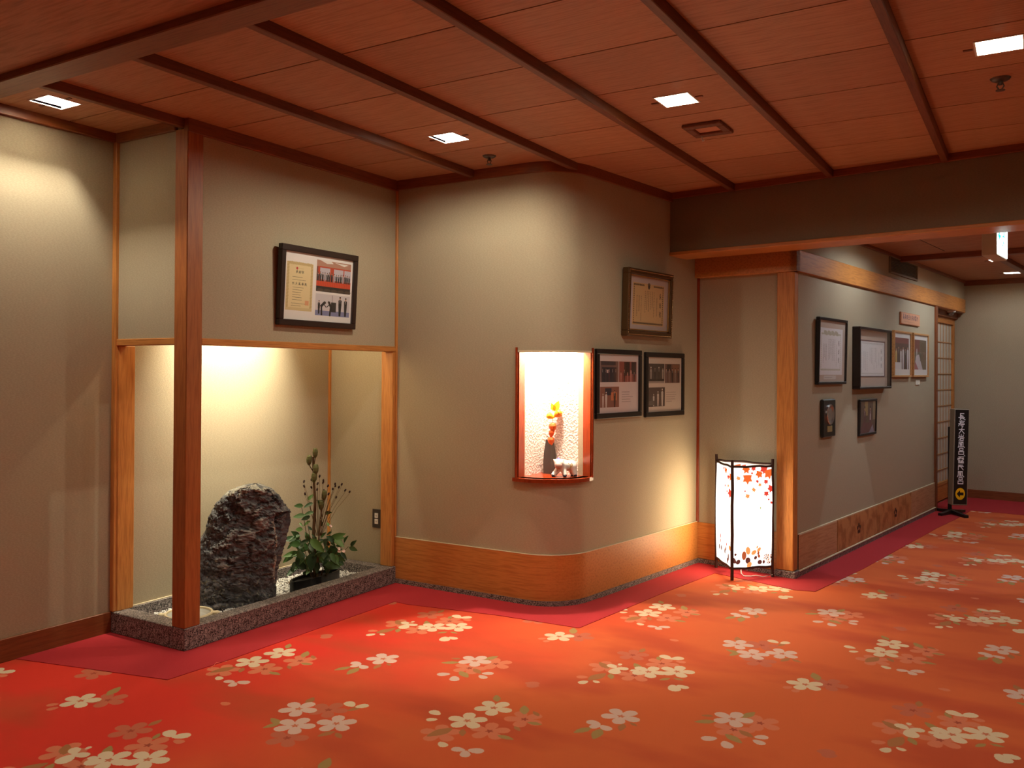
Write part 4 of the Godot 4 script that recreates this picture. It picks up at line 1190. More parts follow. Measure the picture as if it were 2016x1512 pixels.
# ------------------------------------------------------------------ lit niche in the rounded wall
func build_niche():
	var nr3 := K(0, 0, 1.45)
	var nr := Vector2(nr3.x, nr3.z)
	var jb := Vector2(-2.474, -4.97)
	var washi := mat(rgb(238, 226, 218), 0.75)
	washi.normal_enabled = true
	washi.normal_texture = bump_tex(0.022, 14.0, 512, 41, FastNoiseLite.TYPE_CELLULAR)
	washi.normal_scale = 1.6
	washi.uv1_triplanar = true
	washi.uv1_scale = Vector3(5, 5, 5)
	var n := thing("wall_niche", "bright paper-lined display niche cut into the rounded wall", "niche", Vector3.ZERO)
	part("paper_lining", box(Vector3(-2.795, 0.76, -5.0), Vector3(-2.785, 1.78, -4.66)), washi, n)
	part("paper_lining", box(Vector3(-2.795, 0.76, -5.0), Vector3(jb.x + 0.03, 1.78, -4.985)), washi, n)
	var roof := PackedVector2Array([Vector2(-2.79, -4.66), Vector2(-2.79, -5.0), Vector2(jb.x, -5.0), jb, nr + Vector2(-0.03, 0)])
	var arc := arc_path()
	for i in range(arc.size() - 1, -1, -1): roof.append(arc[i] - (arc[i] - Vector2(-2.718, -4.95)).normalized() * 0.03)
	part("niche_top", prism(roof, 1.76, 1.775), M.white, n)
	# red wood cheeks, poles, lip
	var dj := (jb - nr).normalized()
	part("cheek", prism(PackedVector2Array([nr, jb, jb + Vector2(-dj.y, dj.x) * -0.008, nr + Vector2(-dj.y, dj.x) * -0.008]), 0.785, 1.62), M.red_wood, n)
	part("cheek", box(Vector3(-2.779, 0.785, -4.72), Vector3(-2.768, 1.62, -4.652)), M.red_wood, n)
	part("pole", tube([Vector3(-2.784, 0.78, -4.643), Vector3(-2.784, 1.602, -4.643)], 0.008, 0.008, 10), M.red_wood, n)
	var pr := K(0.008, 0, 1.446)
	part("pole", tube([Vector3(pr.x, 0.78, pr.z), Vector3(pr.x, 1.602, pr.z)], 0.008, 0.008, 10), M.red_wood, n)
	var mid := PackedVector2Array([Vector2(-2.78, -4.65)])
	for p in arc: mid.append(p)
	mid.append(nr)
	part("lip", ribbon(mid, 1.572, 1.584, 0.004, 0.06), M.caulk, n)
	var sh := PackedVector2Array([Vector2(-2.806, -4.635), Vector2(-2.79, -4.72), Vector2(-2.79, -4.995), Vector2(jb.x, -4.995), jb + Vector2(0.0, -0.008), Vector2(nr.x + 0.01, nr.y - 0.014)])
	for i in range(arc.size() - 1, -1, -1): sh.append(arc[i] + (arc[i] - Vector2(-2.718, -4.95)).normalized() * 0.022)
	var board := part("shelf", prism(sh, 0.762, 0.785), M.red_wood, n)
	board.set_meta("label", "glossy red wood shelf with a bowed front edge")
	# lamp hidden above the opening
	var t := thing("niche_lamp", "small bright lamp hidden above the paper-lined niche", "light", Vector3(-2.64, 1.76, -4.86))
	part("cap", lathe([Vector2(0.0005, -0.014), Vector2(0.035, -0.014), Vector2(0.04, 0.0), Vector2(0.0005, 0.0)], 20), M.white, t)
	part("bulb", lathe([Vector2(0.0005, -0.08), Vector2(0.02, -0.072), Vector2(0.028, -0.05), Vector2(0.018, -0.025), Vector2(0.013, -0.014)], 16), M.bulb, t)
	var l := OmniLight3D.new()
	l.name = "lamp"
	l.position = Vector3(0, -0.05, 0)
	l.light_color = Color(1.0, 0.9, 0.8)
	l.light_energy = 2.2
	l.light_size = 0.02
	l.omni_range = 5.0
	l.omni_attenuation = 2.0
	l.shadow_enabled = true
	t.add_child(l)
	# slim dark vase with physalis
	var vx := Vector3(-2.714, 0.785, -4.955)
	var U := Vector3(0.877, 0, -0.48); var W := Vector3(0.48, 0, 0.877)
	var v := thing("vase", "slim dark four-sided vase standing in the lit niche", "vase", vx, -0.25)
	var st := begin()
	var prof := [[0.0, 0.034], [0.03, 0.036], [0.08, 0.036], [0.14, 0.032], [0.19, 0.026], [0.222, 0.021]]
	for i in prof.size() - 1:
		for k in 4:
			var a := PI / 2 * k + PI / 4; var b := a + PI / 2
			var r0: float = prof[i][1] * 1.3; var r1: float = prof[i + 1][1] * 1.3
			var A := Vector3(cos(a), 0, sin(a) * 0.8); var B := Vector3(cos(b), 0, sin(b) * 0.8)
			var nn := (A + B).normalized()
			quad(st, A * r0 + Vector3.UP * prof[i][0], B * r0 + Vector3.UP * prof[i][0], B * r1 + Vector3.UP * prof[i + 1][0], A * r1 + Vector3.UP * prof[i + 1][0], nn)
	add_box(st, Vector3(-0.018, 0.2, -0.014), Vector3(0.018, 0.214, 0.014))
	var vm := mat(rgb(66, 56, 52), 0.5)
	part("body", st.commit(), vm, v)
	var ph := thing("physalis_branch", "dried branch of orange and yellow lantern fruits in the dark vase", "flower", vx)
	var stem := mat(rgb(190, 150, 110), 0.7)
	part("stem", tube([Vector3(0, 0.1, 0), Vector3(0, 0.23, 0), U * 0.01 + Vector3.UP * 0.3, U * 0.022 + Vector3.UP * 0.37, U * 0.04 + Vector3.UP * 0.43], 0.003, 0.0018, 6), stem, ph)
	var fruit := lathe([Vector2(0.0004, -0.022), Vector2(0.006, -0.016), Vector2(0.013, -0.004), Vector2(0.0155, 0.006), Vector2(0.013, 0.013), Vector2(0.007, 0.017), Vector2(0.0004, 0.015)], 6)
	var om := mat(rgb(226, 96, 26), 0.55); var ym := mat(rgb(232, 196, 40), 0.55); var oy := mat(rgb(232, 150, 30), 0.55)
	for m in [om, ym, oy]:
		m.backlight_enabled = true
		m.backlight = Color(0.5, 0.25, 0.05)
	# (u, y, size, colour, tilt)
	for f in [[0.008, 0.214, 1.15, om, 0.0], [0.01, 0.262, 0.95, om, 0.1], [0.018, 0.302, 1.3, om, -0.1], [0.052, 0.392, 1.25, oy, 0.9], [0.002, 0.376, 1.1, ym, -1.2]]:
		part("lantern_fruit", fruit, f[3], ph, U * f[0] + W * 0.02 + Vector3.UP * f[1], Basis(W, -f[4]) * Basis(Vector3.UP, 0.4).scaled(Vector3.ONE * f[2] * 1.3))
	var leaf := leaf_mesh(0.6, 0.15, 0.3)
	for f in [[0.03, 0.41, 0.055, 0.47], [0.03, 0.41, 0.01, 0.455]]:
		var a: Vector3 = U * f[0] + W * 0.02 + Vector3.UP * f[1]; var b: Vector3 = U * f[2] + W * 0.03 + Vector3.UP * f[3]
		var x := (b - a); var len := x.length() * 1.1
		x = x.normalized()
		var z := x.cross(W).normalized()
		part("leaf", leaf, ym, ph, a, Basis(x * len, z.cross(x) * len, z * len))
	part("leaf", leaf, mat(rgb(60, 40, 34), 0.7), ph, U * 0.0 + W * 0.02 + Vector3.UP * 0.228, Basis(U * -0.02 + Vector3.UP * 0.022, W * 0.02, Vector3.UP * 0.01))
	# white ceramic ox
	var ox := thing("ox_figurine", "white ceramic ox figurine with pink muzzle and dark hooves beside the vase", "figurine", Vector3(-2.56, 0.786, -4.86), 0.5)
	var wm := mat(rgb(240, 236, 230), 0.25)
	part("body", blob([[Vector3(-0.005, 0.068, -0.02), Vector3(0.05, 0.066, -0.035), 0.034, 0.034], [Vector3(-0.034, 0.088, 0.012), Vector3(-0.032, 0.082, 0.02), 0.027, 0.026], [Vector3(-0.01, 0.07, -0.01), Vector3(-0.03, 0.085, 0.01), 0.03, 0.024],
		[Vector3(-0.03, 0.05, -0.005), Vector3(-0.064, 0.012, 0.01), 0.02, 0.0155], [Vector3(-0.002, 0.05, 0.0), Vector3(0.006, 0.013, 0.02), 0.019, 0.0155], [Vector3(0.06, 0.055, -0.025), Vector3(0.072, 0.014, -0.018), 0.022, 0.0165], [Vector3(0.045, 0.055, -0.05), Vector3(0.055, 0.014, -0.06), 0.02, 0.016],
		[Vector3(-0.058, 0.1, 0.006), Vector3(-0.066, 0.107, 0.004), 0.007, 0.004], [Vector3(-0.01, 0.1, 0.006), Vector3(-0.002, 0.108, 0.004), 0.007, 0.004]], 0.004, 0.012), wm, ox)
	part("muzzle", blob([[Vector3(-0.038, 0.074, 0.034), Vector3(-0.03, 0.073, 0.035), 0.021, 0.02]], 0.004, 0.004), mat(rgb(206, 172, 164), 0.35), ox)
	var hoof := blob([[Vector3(0, 0.008, 0), Vector3(0, 0.006, 0.004), 0.0125, 0.011]], 0.003, 0.003)
	for p in [Vector3(-0.067, 0, 0.014), Vector3(0.007, 0, 0.027), Vector3(0.074, 0, -0.014), Vector3(0.056, 0, -0.062)]:
		part("hoof", hoof, mat(rgb(24, 24, 46), 0.3), ox, p)
	part("crown_spot", blob([[Vector3(-0.036, 0.113, 0.014), Vector3(-0.032, 0.113, 0.014), 0.007, 0.007]], 0.0025, 0.002), mat(rgb(70, 66, 200), 0.35), ox)
	var ol := mat(rgb(178, 140, 30), 0.4)
	for q in [[0.03, 0.085, 0.012], [0.04, 0.08, 0.018], [0.05, 0.086, 0.014]]:
		part("flank_mark", tube([Vector3(q[0], q[1], 0.0), Vector3(q[0] + 0.004, q[1] - q[2], 0.002), Vector3(q[0] - 0.003, q[1] - q[2] * 1.8, 0.001)], 0.0028, 0.0018, 6), ol, ox)

# ------------------------------------------------------------------ pictures
func picture(called: String, label: String, category: String, at: Vector3, turn: float, w: float, h: float, depth: float, bar: float, fm: Material, im: Image, tilt := 0.0, mount := 0.0, mount_c := Color.WHITE, group := "") -> Node3D:
	# at: middle of the lower edge on the wall; local +z looks out of the wall
	var t := thing(called, label, category, at, turn, group)
	t.basis = Basis(Vector3.UP, turn) * Basis(Vector3.RIGHT, tilt)
	var fr := begin()
	var x := w / 2.0
	add_cbox(fr, Vector3(-x, 0, 0.001), Vector3(x, bar, depth), 0.003)
	add_cbox(fr, Vector3(-x, h - bar, 0.001), Vector3(x, h, depth), 0.003)
	add_cbox(fr, Vector3(-x, bar, 0.001), Vector3(-x + bar, h - bar, depth), 0.003)
	add_cbox(fr, Vector3(x - bar, bar, 0.001), Vector3(x, h - bar, depth), 0.003)
	part("frame", fr.commit(), fm, t)
	part("backing", box(Vector3(-x + bar * 0.5, bar * 0.5, 0.002), Vector3(x - bar * 0.5, h - bar * 0.5, 0.006)), M.black, t)
	var zi := maxf(0.007, depth * 0.5)
	if depth > 0.06: zi = 0.03
	if mount > 0.0:
		part("mount", box(Vector3(-x + bar, bar, zi - 0.003), Vector3(x - bar, h - bar, zi)), mat(mount_c, 0.85), t)
	var pm := mat(Color.WHITE, 0.7)
	pm.albedo_texture = tex(im)
	pm.texture_repeat = false
	var st := begin()
	var b := bar + mount
	quad(st, Vector3(-x + b, b, zi + 0.001), Vector3(x - b, b, zi + 0.001), Vector3(x - b, h - b, zi + 0.001), Vector3(-x + b, h - b, zi + 0.001), Vector3.BACK)
	part("print", st.commit(), pm, t)
	var gs := begin()
	quad(gs, Vector3(-x + bar, bar, depth - 0.005), Vector3(x - bar, bar, depth - 0.005), Vector3(x - bar, h - bar, depth - 0.005), Vector3(-x + bar, h - bar, depth - 0.005), Vector3.BACK)
	part("glass", gs.commit(), M.glass, t)
	return t

func img_person(im: Image, x: float, foot: float, h: float, suit: Color, skin := Color8(196, 150, 124), hat := false):
	var hw := h * 0.12
	img_poly(im, PackedVector2Array([Vector2(x - hw * 0.55, foot), Vector2(x - hw * 0.9, foot - h * 0.5), Vector2(x - hw, foot - h * 0.8), Vector2(x - hw * 0.3, foot - h * 0.86), Vector2(x + hw * 0.3, foot - h * 0.86), Vector2(x + hw, foot - h * 0.8), Vector2(x + hw * 0.9, foot - h * 0.5), Vector2(x + hw * 0.55, foot)]), suit)
	img_poly(im, PackedVector2Array([Vector2(x - hw * 0.16, foot - h * 0.84), Vector2(x + hw * 0.16, foot - h * 0.84), Vector2(x, foot - h * 0.62)]), Color8(226, 222, 220))
	img_ellipse(im, Vector2(x, foot - h * 0.92), h * 0.055, h * 0.075, skin)
	img_ellipse(im, Vector2(x, foot - h * 0.965), h * 0.058, h * 0.04, Color8(232, 230, 226) if hat else Color8(40, 32, 30))

func certificate(im: Image, r: Rect2i, paper: Color, edge: Color, ink: Color, emblem: bool, title: String):
	im.fill_rect(r, paper)
	var p := Vector2(r.position); var s := Vector2(r.size)
	for i in 26:
		for yy in [0.045, 0.955]:
			if emblem and yy < 0.1 and absf(i - 12.5) < 4.0: continue
			img_ellipse(im, p + Vector2(s.x * (0.04 + 0.92 * i / 25.0), s.y * yy), s.x * 0.018, s.y * 0.022, edge, rng.randf() * 3.0)
	for i in 18:
		for xx in [0.04, 0.96]: img_ellipse(im, p + Vector2(s.x * xx, s.y * (0.06 + 0.88 * i / 17.0)), s.x * 0.012, s.y * 0.02, edge, rng.randf() * 3.0)
	if emblem:
		img_ellipse(im, p + Vector2(s.x * 0.5, s.y * 0.06), s.y * 0.05, s.y * 0.07, ink)
		for k in 5: img_ellipse(im, p + Vector2(s.x * 0.5, s.y * 0.05) + Vector2(0, -s.y * 0.05).rotated((k - 2) * 0.5), s.y * 0.014, s.y * 0.03, edge, (k - 2) * 0.5)
	for k in title.length(): img_glyph(im, title[k], p + Vector2(s.x * 0.855, s.y * (0.2 + 0.22 * k)), s.x * 0.05, s.y * 0.13, 2.6, ink)
	img_script(im, Rect2(p + Vector2(s.x * 0.74, s.y * 0.3), Vector2(s.x * 0.05, s.y * 0.62)), 1, ink)
	img_script(im, Rect2(p + Vector2(s.x * 0.36, s.y * 0.17), Vector2(s.x * 0.34, s.y * 0.72)), 6, ink)
	img_script(im, Rect2(p + Vector2(s.x * 0.1, s.y * 0.3), Vector2(s.x * 0.2, s.y * 0.62)), 3, ink)

func build_pictures():
	var white := rgb(232, 228, 226)
	# large framed award above the alcove
	var im := Image.create(600, 410, false, Image.FORMAT_RGB8)
	im.fill(white)
	var cr := rgb(226, 208, 160); var ol := rgb(196, 172, 120); var ink := rgb(70, 60, 50)
	im.fill_rect(Rect2i(20, 62, 222, 292), ol.lerp(cr, 0.55))
	im.fill_rect(Rect2i(42, 78, 180, 258), cr)
	for i in 14:
		img_ellipse(im, Vector2(40 + i * 14.5, 68), 12, 7, ol, rng.randf()); img_ellipse(im, Vector2(34, 80 + i * 19.0), 7, 11, ol, rng.randf()); img_ellipse(im, Vector2(230, 80 + i * 19.0), 7, 11, ol, rng.randf())
	img_ellipse(im, Vector2(106, 98), 8, 8, rgb(190, 60, 60))
	img_line(im, Vector2(118, 98), Vector2(160, 98), 2, ol)
	for k in 3: img_glyph(im, ["表", "彰", "状"][k], Vector2(100 + k * 23, 110), 17, 17, 2.2, ink)
	img_script(im, Rect2(70, 142, 126, 34), 2, ink, false)
	for k in 5: img_glyph(im, ["天", "大", "長", "寿", "表"][k], Vector2(70 + k * 26, 182), 18, 17, 2.0, ink)
	img_script(im, Rect2(74, 206, 120, 90), 6, ink, false)
	img_script(im, Rect2(66, 304, 130, 28), 2, ink, false)
	im.fill_rect(Rect2i(182, 290, 32, 28), rgb(222, 160, 118))
	# upper photograph: a row of people on a stage
	im.fill_rect(Rect2i(272, 26, 312, 196), rgb(112, 60, 48))
	im.fill_rect(Rect2i(272, 26, 312, 40), rgb(176, 130, 110))
	img_poly(im, PackedVector2Array([Vector2(300, 26), Vector2(400, 26), Vector2(420, 40), Vector2(360, 44)]), rgb(226, 220, 214))
	img_poly(im, PackedVector2Array([Vector2(430, 30), Vector2(560, 34), Vector2(520, 48)]), rgb(226, 220, 214))
	im.fill_rect(Rect2i(284, 64, 300, 90), rgb(186, 66, 38))
	for r in [[302, 90], [426, 88], [522, 62]]: im.fill_rect(Rect2i(r[0], 72, r[1], 74), rgb(190, 184, 196))
	for k in 15: img_person(im, 282 + k * 20.6 + rng.randf() * 4.0, 172, 66 + rng.randf() * 10.0, [rgb(30, 28, 36), rgb(40, 38, 48), rgb(24, 24, 30), rgb(150, 140, 148)][k % 4])
	im.fill_rect(Rect2i(272, 156, 312, 32), rgb(206, 70, 34))
	for k in 20: img_line(im, Vector2(276 + k * 16, 158), Vector2(274 + k * 16, 187), 2, rgb(170, 48, 24))
	im.fill_rect(Rect2i(272, 188, 312, 34), rgb(38, 28, 26))
	for k in 5: img_ellipse(im, Vector2(310 + k * 62, 212), 30, 10, rgb(74, 58, 48))
	# lower photograph: bowing figures
	im.fill_rect(Rect2i(272, 236, 312, 136), rgb(206, 200, 204))
	im.fill_rect(Rect2i(272, 340, 312, 32), rgb(128, 132, 172))
	im.fill_rect(Rect2i(420, 240, 3, 100), rgb(60, 56, 60))
	im.fill_rect(Rect2i(412, 284, 46, 62), rgb(40, 36, 38))
	img_person(im, 304, 362, 84, rgb(24, 22, 26)); img_person(im, 494, 368, 124, rgb(26, 24, 28)); img_person(im, 546, 368, 120, rgb(28, 26, 30))
	img_line(im, Vector2(330, 364), Vector2(326, 312), 14, rgb(24, 22, 26)); img_line(im, Vector2(326, 312), Vector2(350, 292), 18, rgb(24, 22, 26)); img_line(im, Vector2(346, 298), Vector2(366, 316), 6, rgb(24, 22, 26)); img_ellipse(im, Vector2(358, 290), 8, 8, rgb(60, 46, 40))
	img_line(im, Vector2(404, 366), Vector2(410, 312), 14, rgb(24, 22, 26)); img_line(im, Vector2(412, 316), Vector2(396, 290), 18, rgb(24, 22, 26)); img_line(im, Vector2(396, 300), Vector2(376, 316), 6, rgb(24, 22, 26)); img_ellipse(im, Vector2(390, 286), 8, 8, rgb(60, 46, 40))
	picture("framed_award", "large dark framed award with two group photographs above the stone alcove", "framed award", Vector3(-3.755, 1.714, -3.875), PI / 2, 0.655, 0.47, 0.034, 0.036, mat(rgb(40, 24, 20), 0.4), im, 0.05)
	# gilt frame on the rounded wall
	im = Image.create(420, 300, false, Image.FORMAT_RGB8)
	im.fill(rgb(196, 184, 184))
	certificate(im, Rect2i(46, 42, 330, 224), rgb(214, 182, 132), rgb(96, 80, 56), rgb(46, 36, 34), true, "表彰状")
	var gp := picture("framed_certificate", "gilt framed certificate hanging above two black frames", "framed certificate", K(0.0, 1.695, 0.8), KA + PI / 2, 0.61, 0.455, 0.05, 0.036, mat(rgb(96, 72, 44), 0.35, 0.5), im, 0.03)
	var bead := begin()
	for k in 44:
		for yy in [0.012, 0.443]: add_lathe(bead, [Vector2(0.0003, -0.004), Vector2(0.0035, 0.0), Vector2(0.0003, 0.004)], 6, Transform3D(Basis(), Vector3(-0.293 + 0.586 * k / 43.0, yy, 0.051)))
	for k in 32:
		for xx in [-0.293, 0.293]: add_lathe(bead, [Vector2(0.0003, -0.004), Vector2(0.0035, 0.0), Vector2(0.0003, 0.004)], 6, Transform3D(Basis(), Vector3(xx, 0.012 + 0.431 * k / 31.0, 0.051)))
	var bp := part("beading", bead.commit(), mat(rgb(206, 186, 140), 0.25, 0.8), gp)
	bp.set_meta("kind", "stuff")
	var inl := begin()
	for s in [[-0.262, 0.043, 0.262, 0.049], [-0.262, 0.406, 0.262, 0.412], [-0.268, 0.043, -0.262, 0.412], [0.262, 0.043, 0.268, 0.412]]: add_box(inl, Vector3(s[0], s[1], 0.03), Vector3(s[2], s[3], 0.04))
	part("inner_fillet", inl.commit(), mat(rgb(190, 150, 84), 0.3, 0.7), gp)
	# two black frames with photographs and a text
	for f in 2:
		im = Image.create(420, 330, false, Image.FORMAT_RGB8)
		im.fill(rgb(214, 200, 200) if f == 0 else rgb(206, 192, 180))
		var x0 := 14
		var dark := rgb(46, 46, 56) if f == 0 else rgb(54, 46, 42)
		im.fill_rect(Rect2i(x0, 38, 190, 118), rgb(118, 92, 88) if f == 0 else rgb(66, 58, 54))
		im.fill_rect(Rect2i(x0 + 196, 38, 190, 118), rgb(138, 74, 66) if f == 0 else rgb(104, 72, 64))
		im.fill_rect(Rect2i(x0, 182, 196, 116), rgb(140, 92, 78) if f == 0 else rgb(78, 62, 58))
		if f == 0:
			im.fill_rect(Rect2i(x0 + 18, 72, 150, 84), dark)
			im.fill_rect(Rect2i(x0 + 10, 40, 150, 20), rgb(66, 58, 62))
			im.fill_rect(Rect2i(x0 + 64, 86, 32, 18), rgb(206, 180, 176))
			for k in 5: img_person(im, x0 + 24 + k * 34, 156, 80, rgb(50 + 14 * (k % 3), 50, 60), rgb(150, 116, 104))
			im.fill_rect(Rect2i(x0 + 250, 40, 60, 80), rgb(40, 30, 34))
			im.fill_rect(Rect2i(x0 + 330, 40, 50, 70), rgb(56, 34, 36))
			for k in 5: img_person(im, x0 + 216 + k * 36, 156, 60 + 16 * (k % 2), [rgb(190, 130, 122), rgb(60, 36, 40), rgb(170, 110, 104)][k % 3])
			im.fill_rect(Rect2i(x0 + 50, 190, 66, 40), rgb(42, 38, 56))
			im.fill_rect(Rect2i(x0 + 112, 214, 60, 46), rgb(204, 124, 84))
			img_person(im, x0 + 30, 298, 78, rgb(206, 190, 186), rgb(170, 130, 110), true); img_person(im, x0 + 62, 298, 88, rgb(214, 202, 196), rgb(170, 130, 110), true); img_person(im, x0 + 150, 298, 96, rgb(54, 36, 36))
		else:
			for k in 4: img_person(im, x0 + 26 + k * 48, 150, 92, [rgb(150, 140, 134), rgb(40, 34, 32), rgb(56, 52, 46), rgb(160, 150, 140)][k], rgb(160, 128, 110), k % 2 == 0)
			im.fill_rect(Rect2i(x0 + 8, 130, 170, 14), rgb(40, 26, 26))
			im.fill_rect(Rect2i(x0, 144, 190, 12), rgb(150, 140, 134))
			im.fill_rect(Rect2i(x0 + 222, 42, 50, 40), rgb(40, 28, 30))
			im.fill_rect(Rect2i(x0 + 290, 42, 90, 50), rgb(128, 84, 60))
			for k in 5: img_person(im, x0 + 214 + k * 38, 154, 90, [rgb(110, 88, 88), rgb(124, 100, 94), rgb(40, 30, 30), rgb(130, 108, 96), rgb(60, 44, 40)][k])
			for k in 3: img_person(im, x0 + 60 + k * 52, 296, 74 + 16 * k, rgb(196, 186, 180), rgb(160, 128, 110), true)
			im.fill_rect(Rect2i(x0, 262, 70, 26), rgb(96, 84, 80))
		img_script(im, Rect2(238 if f == 0 else 226, 206, 130, 70), 5, rgb(86, 76, 78), false)
		picture("framed_photographs", ["black framed sheet of three photographs, nearest the lit niche", "black framed sheet of three darker photographs, next to the red corner strip"][f], "framed photographs", K(0.0, [1.149, 1.137][f], [1.142, 0.53][f]), KA + PI / 2, 0.555, [0.45, 0.453][f], 0.024, 0.034, M.black_frame, im, 0.0, 0.0, Color.WHITE, "black framed photo sheets")
	# passage wall
	var px := 0.768
	im = Image.create(460, 330, false, Image.FORMAT_RGB8)
	im.fill(rgb(206, 190, 178))
	im.fill_rect(Rect2i(16, 40, 400, 252), rgb(240, 241, 246))
	certificate(im, Rect2i(34, 62, 360, 212), rgb(246, 247, 252), rgb(196, 196, 176), rgb(96, 96, 104), false, "表彰状")
	for k in 4: img_ellipse(im, Vector2(120 + k * 62, 66), 34, 12, rgb(198, 198, 180), 0.2)
	im.fill_rect(Rect2i(100, 296, 210, 20), rgb(224, 220, 216))
	img_script(im, Rect2(112, 300, 186, 12), 1, rgb(110, 104, 100), false)
	picture("framed_certificate", "thin black framed certificate nearest the corner post on the passage wall", "framed certificate", K(px, 1.366, -0.67), KA + PI / 2, 0.625, 0.505, 0.03, 0.02, M.black_frame, im, 0.02)
	im = Image.create(460, 260, false, Image.FORMAT_RGB8)
	im.fill(rgb(246, 248, 252))
	certificate(im, Rect2i(6, 6, 448, 248), rgb(246, 248, 252), rgb(214, 216, 216), rgb(120, 124, 134), false, "表彰状")
	var deep := picture("framed_certificate", "deep black box frame around a certificate, second on the passage wall", "framed certificate", K(px, 1.32, -1.65), KA + PI / 2, 0.88, 0.515, 0.064, 0.02, mat(rgb(34, 20, 20), 0.35), im, 0.0, 0.09, rgb(206, 186, 172))
	var gr := begin()
	add_box(gr, Vector3(-0.338, 0.103, 0.0305), Vector3(0.338, 0.11, 0.034)); add_box(gr, Vector3(-0.338, 0.405, 0.0305), Vector3(0.338, 0.412, 0.034))
	add_box(gr, Vector3(-0.338, 0.11, 0.0305), Vector3(-0.33, 0.405, 0.034)); add_box(gr, Vector3(0.33, 0.11, 0.0305), Vector3(0.338, 0.405, 0.034))
	part("inner_fillet", gr.commit(), mat(rgb(110, 84, 96), 0.5), deep)
	var pale := wood(rgb(200, 150, 96), Vector3(6, 6, 6), 0.45)
	for f in 2:
		im = Image.create(300, 230, false, Image.FORMAT_RGB8)
		im.fill(rgb(236, 232, 230))
		im.fill_rect(Rect2i(24, 26, 252, 172), rgb(84, 30, 34) if f == 0 else rgb(104, 88, 70))
		if f == 0:
			im.fill_rect(Rect2i(24, 26, 252, 30), rgb(128, 40, 46))
			for k in 6: img_person(im, 44 + k * 42, 198, 120 + 10 * (k % 2), [rgb(206, 176, 96), rgb(60, 34, 32), rgb(228, 224, 226), rgb(222, 218, 222), rgb(44, 34, 36), rgb(216, 210, 214)][k])
			im.fill_rect(Rect2i(24, 160, 120, 38), rgb(226, 222, 224))
		else:
			im.fill_rect(Rect2i(24, 26, 110, 70), rgb(120, 40, 42))
			im.fill_rect(Rect2i(150, 40, 126, 100), rgb(92, 72, 50))
			img_poly(im, PackedVector2Array([Vector2(24, 198), Vector2(60, 120), Vector2(120, 110), Vector2(200, 198)]), rgb(206, 190, 196))
			img_poly(im, PackedVector2Array([Vector2(24, 198), Vector2(40, 150), Vector2(110, 198)]), rgb(168, 92, 100))
			img_person(im, 76, 130, 60, rgb(224, 218, 220))
			for k in 4: img_person(im, 150 + k * 32, 150, 60, rgb(70 + 20 * k, 66, 50))
		picture("framed_photograph", ["pale wood framed group photograph next to the deep box frame", "pale wood framed banquet photograph next to the lattice door"][f], "framed photograph", K(px, 1.418, [-2.6, -3.245][f]), KA + PI / 2, [0.58, 0.57][f], 0.434, 0.028, 0.02, pale, im, 0.0, 0.0, Color.WHITE, "pale framed photographs")
	# wooden name board and small label
	im = Image.create(512, 96, false, Image.FORMAT_RGB8)
	im.fill(rgb(206, 150, 116))
	for k in 9: img_glyph(im, ["長", "寿", "風", "呂", "大", "表", "彰", "露", "天"][k], Vector2(40 + k * 48, 14), 36, 40, 5.0, rgb(104, 76, 84))
	img_script(im, Rect2(70, 68, 370, 16), 1, rgb(130, 84, 70), false)
	var nb := thing("name_board", "small wooden board with dark lettering above the pale framed photographs", "sign board", K(px, 1.92, -2.89), KA + PI / 2)
	part("board", cbox(Vector3(-0.33, 0, 0), Vector3(0.33, 0.115, 0.016), 0.004), wood(rgb(196, 132, 92), Vector3(0.5, 7, 7)), nb)
	var bm := mat(Color.WHITE, 0.6)
	bm.albedo_texture = tex(im)
	bm.texture_repeat = false
	var st := begin()
	quad(st, Vector3(-0.32, 0.006, 0.0166), Vector3(0.32, 0.006, 0.0166), Vector3(0.32, 0.109, 0.0166), Vector3(-0.32, 0.109, 0.0166), Vector3.BACK)
	part("lettering", st.commit(), bm, nb)
	im = Image.create(96, 40, false, Image.FORMAT_RGB8)
	im.fill(rgb(232, 226, 210))
	img_script(im, Rect2(10, 6, 74, 28), 3, rgb(120, 110, 100), false)
	var lm := mat(Color.WHITE, 0.7)
	lm.albedo_texture = tex(im)
	lm.texture_repeat = false
	var lb := thing("caption_card", "tiny cream caption card under the banquet photograph", "label", K(px, 1.34, -3.19), KA + PI / 2)
	part("card", cbox(Vector3(-0.075, 0, 0), Vector3(0.075, 0.05, 0.006), 0.001), mat(rgb(228, 220, 200), 0.7), lb)
	st = begin()
	quad(st, Vector3(-0.073, 0.002, 0.0066), Vector3(0.073, 0.002, 0.0066), Vector3(0.073, 0.048, 0.0066), Vector3(-0.073, 0.048, 0.0066), Vector3.BACK)
	part("lettering", st.commit(), lm, lb)
	# plaque with a silver plate
	var pq := thing("award_plaque", "black plaque with a round silver plate under the thin black certificate", "plaque", K(px, 0.965, -0.605), KA + PI / 2)
	part("board", cbox(Vector3(-0.135, 0, 0), Vector3(0.135, 0.288, 0.028), 0.008), mat(rgb(22, 26, 28), 0.3), pq)
	var dm := begin()
	add_lathe(dm, [Vector2(0.0005, 0.003), Vector2(0.05, 0.004), Vector2(0.06, 0.008), Vector2(0.075, 0.012), Vector2(0.078, 0.008), Vector2(0.078, 0.0), Vector2(0.0005, 0.0)], 40, Transform3D(Basis(Vector3.RIGHT, PI / 2), Vector3(0, 0.172, 0.028)))
	part("silver_plate", dm.commit(), mat(rgb(206, 204, 206), 0.22, 0.9), pq)
	part("name_plate", cbox(Vector3(-0.05, 0.04, 0.026), Vector3(0.05, 0.085, 0.031), 0.001), mat(rgb(190, 180, 130), 0.35, 0.6), pq)
	im = Image.create(300, 200, false, Image.FORMAT_RGB8)
	im.fill(rgb(96, 74, 62))
